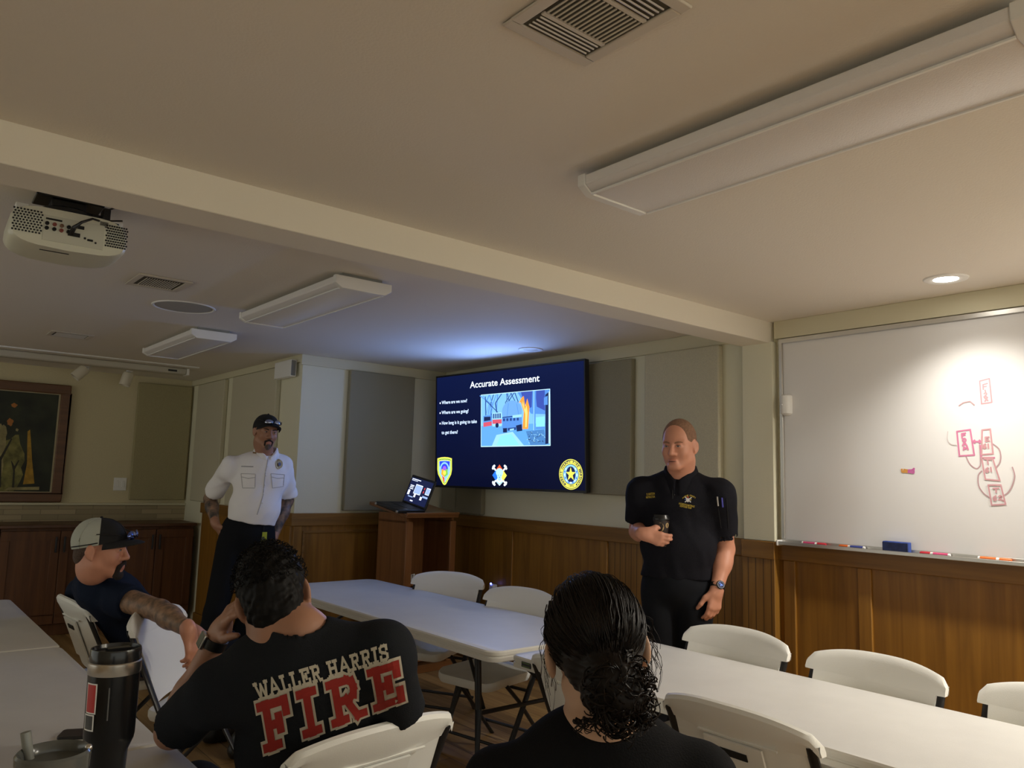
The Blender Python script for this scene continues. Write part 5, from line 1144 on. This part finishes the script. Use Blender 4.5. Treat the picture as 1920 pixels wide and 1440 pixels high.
LET = {'W': (1.05, [[(0, 1), (.27, 0)], [(.27, 0), (.525, .85)], [(.525, .85), (.78, 0)], [(.78, 0), (1.05, 1)], [(-.12, 1), (.16, 1)], [(.89, 1), (1.17, 1)]]), 'A': (.9, [[(.02, 0), (.45, 1)], [(.45, 1), (.88, 0)], [(.2, .34), (.7, .34)], [(-.1, 0), (.18, 0)], [(.72, 0), (1.0, 0)]]),
       'L': (.74, [[(.2, 0), (.2, 1)], [(.02, 0), (.74, 0)], [(.74, 0), (.74, .26)], [(.02, 1), (.38, 1)]]), 'E': (.78, [[(.2, 0), (.2, 1)], [(.02, 0), (.78, 0)], [(.78, 0), (.78, .26)], [(.02, 1), (.76, 1)], [(.76, 1), (.76, .76)], [(.2, .52), (.5, .52)], [(.5, .38), (.5, .66)]]),
       'R': (.86, [[(.2, 0), (.2, 1)], [(.02, 0), (.38, 0)], [(.02, 1), (.56, 1)], [(.56, 1), (.70, .92)], [(.70, .92), (.74, .76)], [(.74, .76), (.70, .60)], [(.70, .60), (.56, .50)], [(.56, .50), (.2, .50)], [(.46, .50), (.72, 0)], [(.70, 0), (.92, 0)]]),
       'H': (.92, [[(.18, 0), (.18, 1)], [(.74, 0), (.74, 1)], [(.18, .52), (.74, .52)], [(0, 0), (.36, 0)], [(.56, 0), (.92, 0)], [(0, 1), (.36, 1)], [(.56, 1), (.92, 1)]]), 'I': (.46, [[(.23, 0), (.23, 1)], [(.02, 0), (.44, 0)], [(.02, 1), (.44, 1)]]),
       'S': (.70, [[(.64, .74), (.64, .98)], [(.64, .88), (.48, 1)], [(.48, 1), (.2, 1)], [(.2, 1), (.06, .86)], [(.06, .86), (.06, .68)], [(.06, .68), (.18, .56)], [(.18, .56), (.54, .46)], [(.54, .46), (.66, .34)], [(.66, .34), (.66, .14)], [(.66, .14), (.52, 0)], [(.52, 0), (.2, 0)], [(.2, 0), (.06, .12)], [(.06, .02), (.06, .26)]]),
       'F': (.76, [[(.2, 0), (.2, 1)], [(.02, 0), (.42, 0)], [(.02, 1), (.76, 1)], [(.76, 1), (.76, .74)], [(.2, .50), (.52, .50)], [(.52, .36), (.52, .64)]])}
def slab(o, word, quad, th, ext, lift, name, m, par, off, gap=.22, asp=1.0):
    """block letters laid on the cloth inside the picture quadrilateral (top-left, top-right, bottom-right, bottom-left)"""
    total = sum((LET[c][0]+gap) if c != ' ' else .55 for c in word)-gap; mb = MB(); x = 0; q = [np.array(p, float) for p in quad]
    def pos(a, b): a /= total; return tuple((q[0]*(1-a)+q[1]*a)*b+(q[3]*(1-a)+q[2]*a)*(1-b))
    for c in word:
        if c == ' ': x += .55; continue
        for p0, p1 in LET[c][1]:
            p0 = np.array(p0, float); p1 = np.array(p1, float); d = p1-p0; L = np.linalg.norm(d*[1, asp]); d = d/np.linalg.norm(d); n = np.array([-d[1]*asp, d[0]/asp]); n = n/np.linalg.norm(n*[1, 1]); k = max(2, int(L/.12)); e = ext*np.array([1, 1/asp])*d; w = th/2*n*np.array([1, 1])
            a, b = p0-e, p1+e; row = []
            for i in range(k+1):
                cpt = a+(b-a)*i/k
                for s in (-1, 0, 1): row.append(pos(x+(cpt+w*s)[0], .06+.88*(cpt+w*s)[1]))
            pts = on_cloth(o, row, lift)
            if pts: mb.add([p-off for p in pts], [(3*i+j, 3*i+j+1, 3*i+j+4, 3*i+j+3) for i in range(k) for j in (0, 1)])
        x += LET[c][0]+gap
    return mb.build(name, m, par, smooth=False)
def man_fire():
    off = V(1.02, 2.08, 0); t = thing('person', 'seated man from behind in black shirt lettered FIRE, leaning on left elbow', 'person', off)
    S = dict(N=at(563, 1184, 2.0), Pv=V(1.06, 2.09, .56)); S['SR'] = at(722, 1214, 1.985); S['SL'] = at(407, 1284, 2.0)
    LE, LW = at(322, 1372, 2.13), at(413, 1183, 2.15); RE, RW = at(752, 1345, 2.12), V(1.22, 2.42, .66)
    F = Fr(at(512, 1118, 2.06), 64, 12, 15, 1.03); up, lf, fw, M_, L = torso_frame(S)
    v = Vol(*bounds([F.w(.13, .1, .15), F.w(-.13, -.1, -.1), S['SR'], S['SL'], RE, RW, LE, LW, S['Pv']-V(0, 0, .06)], .13), .0055)
    add_head(v, F, S['N'], .062, 1.05); add_torso(v, S, -.01, wide=1.1); add_arm(v, S['SL'], LE, LW, 1.0); add_arm(v, S['SR'], RE, RW, 1.05)
    add_hand(v, LW, nrm(F.w(.05, .10, .01)-LW), nrm(F.w(.02, 0, -.02)-LW), False, (14, 22, 16), 1.0); add_hand(v, RW, V(-.4, .7, -.2), V(0, 0, -1), True, (15, 25, 18), 1.0)
    body = v.build('body', [SKIN_W], t, off); eyes(F, t, off); brows(F, t, off, MATS['brow_dark'])
    HB = mat('black_hair', (.006, .005, .0047), .6, spec=.18, noise=.4, nscale=60)
    v = Vol(*bounds([F.w(x, y, z) for x in (-.14, .1) for y in (-.11, .11) for z in (-.12, .15)], .02), .004); s = F.sc
    v.el(F.w(-.014, 0, .036), V(.106, .084, .098)*s, F.M, .01); v.el(F.w(-.060, 0, -.030), V(.052, .066, .062)*s, F.M, .03); v.el(F.w(.092, 0, .010), V(.060, .075, .070)*s, F.M, .015, 's'); v.rc(F.w(.10, 0, -.10), F.w(.0, 0, -.12), .105*s, .075*s, .012, 's')
    for q in (-1, 1): v.el(F.w(.004, q*.088, -.012), V(.030, .026, .040)*s, F.M, .01, 's')
    g1, g2 = fold(5, 150), fold(6, 90); v.ripple(.0028, g1); v.ripple(.002, g2); hair = v.build('hair', HB, t, off, smooth=1)
    m = MB(); r = np.random.default_rng(4)
    for i in range(620):
        w = r.uniform(0, 2*PI); c = r.uniform(-.05, 1); sn = math.sqrt(max(0, 1-c*c)); d = V(sn*math.cos(w), sn*math.sin(w), c)
        if d[0] > .75 or (d[0] > .2 and d[2] < .3): continue
        b = V(-.014, 0, .036)+d*V(.104, .082, .096); tan = nrm(np.cross(d, r.normal(size=3))); bi = np.cross(d, tan); rad = r.uniform(.004, .008)
        m.tube([F.w(b+d*.004*k_/2+(tan*math.cos(k_*1.1)+bi*math.sin(k_*1.1))*rad+d*.0015*k_)-off for k_ in range(5)], .0011, 4, caps=False)
    m.build('curls', HB, hair)
    # shirt
    v = Vol(*bounds([S['SR'], S['SL'], RE, LE, S['Pv'], S['N']], .20), .0065); add_torso(v, S, .016, belly=1.12, wide=1.14)
    for s_, e, fr in (('SR', RE, .9), ('SL', LE, .80)): E_ = S[s_]+(e-S[s_])*fr; v.rc(S[s_], e, .062, .070, .035, cuts=[(E_, e-S[s_])])
    e = LE; v.rc(S['SL']+(e-S['SL'])*.55, S['SL']+(e-S['SL'])*1.2, .060, .062, .004, 's', cuts=[(S['SL']+(e-S['SL'])*.73, S['SL']-e)])
    v.rc(S['N']-up*.01, S['N']+up*.040-fw*.004, .080, .071, .02, cuts=[(S['N']+up*.016, up+fw*.35)]); v.rc(S['N']-up*.005, S['N']+up*.10, .0655, .067, .003, 's')
    sl, p = v.reg(v.lo, v.lo+9); v.put(sl, .47-p[2]+0*p[0]+0*p[1], 0, 'i', None, p)
    v.ripple(.0035, fold(11, 15)); shirt = v.build('lettered_shirt', CHAR, t, off, smooth=3)
    wm = mat('print_white', (.60, .55, .44), .75); rm = mat('print_red', (.36, .022, .016), .75)
    slab(shirt, 'WALLER HARRIS', ((478, 1281), (724, 1208), (728, 1236), (487, 1311)), .23, .07, .0035, 'white_lettering', wm, shirt, off, .24, .62)
    fq = ((486, 1319), (741, 1241), (752, 1311), (501, 1406))
    slab(shirt, 'FIRE', fq, .36, .15, .0035, 'letter_outline', wm, shirt, off, .42, .72); slab(shirt, 'FIRE', fq, .22, .09, .0055, 'red_lettering', rm, shirt, off, .42, .72)
    # watch on the left wrist
    wd = nrm(LE-LW); wc = LW+wd*.035; R = np.stack([nrm(np.cross(wd, CF)), nrm(np.cross(wd, np.cross(wd, CF))), wd], 1); MB().lathe([(.030, -.014), (.034, -.013), (.034, .013), (.030, .014)], 28, R=R, o=wc-off).build('watch_strap', BLACKP, t)
    fc = nrm(-CR*.75-CF*.5+CU*.1); fc = nrm(fc-wd*(fc@wd)); Rw = np.stack([nrm(np.cross(fc, wd)), wd, fc], 1); w_ = MB().box((-.018, -.021, .0), (.018, .021, .012), R=Rw, o=wc+fc*.029-off).build('watch', CHROME, t, bevel=.004); MB().box((-.0155, -.0185, .0121), (.0155, .0185, .0128), R=Rw, o=wc+fc*.029-off).build('watch_face', mat('watch_glass', (.10, .12, .11), .1), w_)
    seated_trousers(t, off, S, M_, seated_legs(S, 92), TROU, 2)
man_fire()
# ================================================================== seated man with the trucker cap
def man_cap():
    off = V(1.12, 4.32, 0); t = thing('person', 'seated man in white and black trucker cap with arm over a chair back', 'person', off)
    S = dict(N=at(178, 1076, 3.74), Pv=V(1.24, 4.36, .555)); S['SR'] = at(226, 1122, 3.66); S['SL'] = at(152, 1112, 4.04)
    RE, RW = at(300, 1145, 3.52), at(353, 1181, 3.34); LE, LW = V(1.30, 4.62, .74), V(1.48, 4.46, .64)
    F = Fr(at(190, 1027, 3.62), -32, 2, -3, 1.08); up, lf, fw, M_, L = torso_frame(S)
    v = Vol(*bounds([F.w(.13, .1, .15), F.w(-.13, -.1, -.1), S['SR'], S['SL'], RE, RW, LE, LW, RW-V(0, 0, .14), S['Pv']-V(0, 0, .06)], .12), .0055)
    add_head(v, F, S['N'], .056, 1.05, ear=.006); add_torso(v, S, -.01, wide=1.0); add_arm(v, S['SR'], RE, RW, 1.14); add_arm(v, S['SL'], LE, LW, 1.08)
    add_hand(v, RW, nrm(V(.05, -.06, -1)+CR*.22), nrm(-CR*.9+CF*.2), True, (16, 34, 26), 1.08); add_hand(v, LW, V(.6, -.4, -.3), V(0, 0, -1), False, (15, 25, 18), 1.0)
    def pick(P):
        r = np.zeros(len(P)); r[near_lips(F)(P)] = 1
        for a, b in ((S['SR'], RE), (RE, RW)):
            ab = b-a; q = np.clip((P-a)@ab/(ab@ab), 0, .97); d = np.linalg.norm(P-a-q[:, None]*ab, axis=1); r[(d < .066) & (q < .96)] = 2
        return r
    v.build('body', [SKIN, LIPS, HAIRYARM], t, off, pick); eyes(F, t, off); brows(F, t, off, MATS['brow_dark'])
    v = Vol(*bounds([F.w(.13, .06, .0), F.w(.02, -.06, -.15)], .03), .0038); s = F.sc
    for q in (-1, 1): v.rc(F.w(.101, q*.003, -.058), F.w(.090, q*.026, -.073), .0075*s, .0075*s, .006); v.rc(F.w(.090, q*.026, -.073), F.w(.076, q*.026, -.108), .0085*s, .012*s, .01)
    v.el(F.w(.080, 0, -.112), V(.020, .030, .022)*s, F.M, .012); v.build('beard', MATS['dark_beard'], t, off)
    v = Vol(*bounds([F.w(x, y, z) for x in (-.13, .06) for y in (-.1, .1) for z in (-.1, .08)], .02), .004)
    v.el(F.w(-.0125, 0, .029), V(.0998, .0788, .0925)*s, F.M, .01); v.el(F.w(-.064, 0, -.035), V(.043, .058, .048)*s, F.M, .02); v.el(F.w(.075, 0, .020), V(.085, .095, .10)*s, F.M, .012, 's'); v.rc(F.w(.10, 0, -.10), F.w(-.0, 0, -.125), .115*s, .075*s, .01, 's')
    for q in (-1, 1): v.el(F.w(-.004, q*.085, -.012), V(.026, .028, .038)*s, F.M, .008, 's')
    v.build('hair', mat('shaved_hair', (.10, .062, .045), .9, noise=.4, nscale=150), t, off)
    mesh_ = mat('cap_mesh_white', (.50, .52, .45), .9, bump=.5, bscale=700); hat = cap(F, t, off, MATS['cap_black'], mesh_, MATS['cap_black'], stripe=MATS['cap_black'], split=74)
    shades(F, hat, off, .118, .060, -.25, mat('blue_mirror_lens', (.16, .22, .55), .06, metal=1))
    v = Vol(*bounds([S['SR'], S['SL'], RE, LE, S['Pv'], S['N']], .2), .0065); add_torso(v, S, .016, belly=1.1, wide=1.06)
    for s_, e, fr in (('SR', RE, .28), ('SL', LE, .7)): E_ = S[s_]+(e-S[s_])*fr; v.rc(S[s_], e, .070, .078, .035, cuts=[(E_, e-S[s_])])
    v.rc(S['N']-up*.02, S['N']+up*.045, .074, .066, .02, cuts=[(S['N']+up*.012, up+fw*.3)]); v.rc(S['N']-up*.01, S['N']+up*.08, .0605, .063, .004, 's'); sl, p = v.reg(v.lo, v.lo+9); v.put(sl, .47-p[2]+0*p[0]+0*p[1], 0, 'i', None, p); v.ripple(.006, fold(14, 19)); shirt = v.build('navy_shirt', BLUET, t, off)
    cloth_text(shirt, 'HARRIS', (129, 1129), (147, 1141), 7, 'back_lettering', mat('print_pink', (.42, .20, .19), .8), shirt, off)
    seated_trousers(t, off, S, M_, seated_legs(S, 5), TROU, 5)
man_cap()
# ================================================================== seated woman with the knotted hair
def woman():
    off = V(1.14, 1.12, 0); t = thing('person', 'woman from behind with dark hair knotted low, in black shirt, bottom centre', 'person', off)
    S = dict(N=at(1134, 1372, 1.485), Pv=V(1.17, 1.13, .56)); S['SL'] = at(938, 1468, 1.48); S['SR'] = at(1312, 1462, 1.46)
    F = Fr(at(1117, 1216, 1.50), 52, 9, 7, 1.0); up, lf, fw, M_, L = torso_frame(S)
    LE, RE = S['SL']+V(.02, .10, -.27), S['SR']+V(.08, .02, -.27); LW, RW = V(1.22, 1.50, .66), V(1.45, 1.30, .66)
    v = Vol(*bounds([F.w(.13, .1, .15), F.w(-.13, -.1, -.1), S['SR'], S['SL'], RE, RW, LE, LW, S['Pv']-V(0, 0, .06)], .12), .005)
    add_head(v, F, S['N'], .050, .95, ear=.008); add_torso(v, S, -.012, wide=.98); add_arm(v, S['SR'], RE, RW, .95); add_arm(v, S['SL'], LE, LW, .95); add_hand(v, LW, V(.5, .3, -.3), V(0, 0, -1), False, s=.92); add_hand(v, RW, V(.3, .5, -.3), V(0, 0, -1), True, s=.92)
    v.build('body', [SKIN_T, LIPS], t, off, lambda P: near_lips(F)(P)*1.0); eyes(F, t, off); brows(F, t, off, MATS['brow_dark'], .0026)
    HW = mat('dark_brown_hair', (.011, .0066, .0048), .5, spec=.22, noise=.5, nscale=30, stretch=(1, 1, 1)); s = 1.0
    v = Vol(*bounds([F.w(x, y, z) for x in (-.2, .1) for y in (-.15, .13) for z in (-.19, .16)], .02), .0042)
    v.el(F.w(-.016, 0, .036), V(.109, .089, .102), F.M, .01); v.el(F.w(-.060, -.003, -.025), V(.043, .068, .066), F.M, .03); v.el(F.w(.095, 0, .0), V(.058, .08, .085), F.M, .015, 's'); v.rc(F.w(.10, 0, -.11), F.w(-.0, 0, -.135), .105, .072, .012, 's')
    for q in (-1, 1): v.el(F.w(.012, q*.094, -.020), V(.046, .030, .048), F.M, .01, 's')
    knot = V(-.112, -.010, -.045)
    v.el(F.w(knot), V(.036, .048, .040), F.M, .025); v.el(F.w(knot+V(-.002, -.012, -.038)), V(.028, .044, .034), F.M, .02); v.el(F.w(knot+V(.014, .030, -.030)), V(.024, .030, .026), F.M, .02)
    def comb(x, y, z):
        q0 = (x-F.o[0])*F.M[0][0]+(y-F.o[1])*F.M[0][1]+(z-F.o[2])*F.M[0][2]; q1 = (x-F.o[0])*F.M[1][0]+(y-F.o[1])*F.M[1][1]+(z-F.o[2])*F.M[1][2]; q2 = (x-F.o[0])*F.M[2][0]+(y-F.o[1])*F.M[2][1]+(z-F.o[2])*F.M[2][2]
        a = np.arctan2(q1-knot[1], q2-knot[2]); r = np.sqrt((q1-knot[1])**2+(q2-knot[2])**2)
        return np.sin(a*34+5*np.sin(r*22))*.6+np.sin(a*61+r*30)*.4
    v.ripple(.0018, comb); hair = v.build('hair', HW, t, off, smooth=1)
    m = MB(); r = np.random.default_rng(9); c0 = V(-.016, 0, .036); ax = V(.110, .0905, .1035)
    for i in range(700):                                       # combed strands from the hairline back to the knot
        w = r.uniform(-PI, PI); el = r.uniform(-.55, 1.45); d0 = V(math.cos(el)*math.cos(w), math.cos(el)*math.sin(w), math.sin(el))
        if d0[0] > .55: continue
        d1 = nrm((knot-c0)/ax+r.normal(size=3)*.10); om = math.acos(np.clip(d0@d1, -1, 1)); lift = r.uniform(-.001, .004)
        if om < .3: continue
        pts = [F.w(c0+nrm((d0*math.sin((1-u)*om)+d1*math.sin(u*om))/math.sin(om)+V(0, .02, .03)*math.sin(u*PI)*r.uniform(-1, 1))*(ax+lift*(1+math.sin(u*5+w))))-off for u in np.linspace(0, .96, 12)]
        m.tube(pts, r.uniform(.0006, .0013), 4, caps=False)
    for i in range(420):                                       # loops and curls of the knot
        tq = nrm(r.normal(size=3)); c = knot+V(-.002, -.008, -.024)+V(min(.3, tq[0])*.036, tq[1]*.054, tq[2]*.062); a = nrm(r.normal(size=3)); b = nrm(np.cross(a, r.normal(size=3))); R_ = r.uniform(.008, .020); pitch = r.uniform(-.010, .002); n = 14; tot = r.uniform(2.5, 5.5)
        m.tube([F.w(c+(a*math.cos(tot*k/n)+b*math.sin(tot*k/n))*R_+V(-.2, -.1, 1)*pitch*k/n*2)-off for k in range(n)], r.uniform(.0008, .0018), 4, caps=False)
    for i in range(34):                                        # curly ends hanging on the nape
        p = knot+V(r.uniform(-.01, .03), r.uniform(-.065, .075), -.062); ln = r.uniform(.012, .032); ph_ = r.uniform(0, 6); am = r.uniform(.004, .009)
        m.tube([F.w(p+V(am*math.cos(ph_+k*.8)+.004*k/3, am*math.sin(ph_+k*.8), -ln*k/11))-off for k in range(12)], [r.uniform(.0016, .0028)*(1-.7*k/11) for k in range(12)], 5, caps=False)
    m.build('strands', HW, hair)
    for sd, n_ in ((1, 16), (-1, 46)):                         # loose wisps beside the face
        m = MB()
        for i in range(n_):
            p = V(r.uniform(-.01, .07), sd*r.uniform(.070, .082), r.uniform(.0, .06)); pts = []; ph_ = r.uniform(0, 6); out = r.uniform(.012, .05) if sd < 0 else r.uniform(.008, .03); ln = r.uniform(.05, .12)
            for k in range(10): u = k/9; pts.append(F.w(p+V(.030*u*r.uniform(.6, 1)+.004*math.sin(ph_+k), sd*(out*math.sin(u*1.9)+.004*math.cos(ph_+k*1.3)), -ln*u+.016*math.sin(u*PI)))-off)
            m.tube(pts, r.uniform(.0003, .0008), 4, caps=False)
        m.build('wisps', HW, hair)
    v = Vol(*bounds([S['SR'], S['SL'], RE, LE, S['Pv'], S['N']], .18), .0065); add_torso(v, S, .012, wide=1.02)
    for s_, e in (('SR', RE), ('SL', LE)): E_ = S[s_]+(e-S[s_])*.75; v.rc(S[s_], e, .066, .072, .035, cuts=[(E_, e-S[s_])])
    v.rc(S['N']-up*.02, S['N']+up*.05-fw*.006, .070, .060, .02, cuts=[(S['N']+up*.010, up+fw*.35)]); v.rc(S['N']-up*.01, S['N']+up*.10, .0535, .0535, .003, 's')
    sl, p = v.reg(v.lo, v.lo+9); v.put(sl, .47-p[2]+0*p[0]+0*p[1], 0, 'i', None, p); v.ripple(.003, fold(31, 14)); v.build('black_shirt', BLKT, t, off)
    seated_trousers(t, off, S, M_, seated_legs(S, 54), TROU, 6)
woman()
# ------------------------------------------------------------------ light
def spot(loc, tgt, power, col, ang, blend=.6, r=.05):
    l = bpy.data.lights.new('lamp', 'SPOT'); l.energy = power; l.color = col; l.spot_size = math.radians(ang); l.spot_blend = blend; l.shadow_soft_size = r
    o = bpy.data.objects.new('lamp', l); C.objects.link(o); o.location = loc
    d = Vector(tgt)-Vector(loc); o.rotation_euler = d.to_track_quat('-Z', 'Y').to_euler(); return o
WARM = (1, .94, .84)
for y, pw, an in ((1.44, 48, 124), (0.0, 105, 172), (-1.45, 105, 172)):
    spot((3.74, y, ZC-.016), (3.74, y, 0), pw, WARM, an, 1 if an < 130 else .5, .045)
# light given off by the television
for x in (-.15, .1, .35):
    for y in (.0, .28):
        p = tp(x, y, .03); spot(p, p+tn+V(0, 0, .14)+ta*.12, 5.0, (.24, .42, 1), 165, 1, 0)
w = bpy.data.worlds.new('world'); bpy.context.scene.world = w; w.use_nodes = True
w.node_tree.nodes['Background'].inputs[0].default_value = (.57, .575, .515, 1)
sc = bpy.context.scene
sc.view_settings.view_transform = 'Standard'; sc.view_settings.look = 'None'; sc.view_settings.gamma = 1; sc.view_settings.exposure = .56; sc.view_settings.use_curve_mapping = False
try:
    sc.cycles.use_denoising = True; sc.cycles.denoiser = 'OPENIMAGEDENOISE'; sc.cycles.sample_clamp_indirect = 4; sc.cycles.max_bounces = 8; sc.cycles.diffuse_bounces = 5; sc.cycles.use_adaptive_sampling = True; sc.cycles.adaptive_threshold = .02; sc.cycles.caustics_reflective = False; sc.cycles.caustics_refractive = False
except Exception: pass
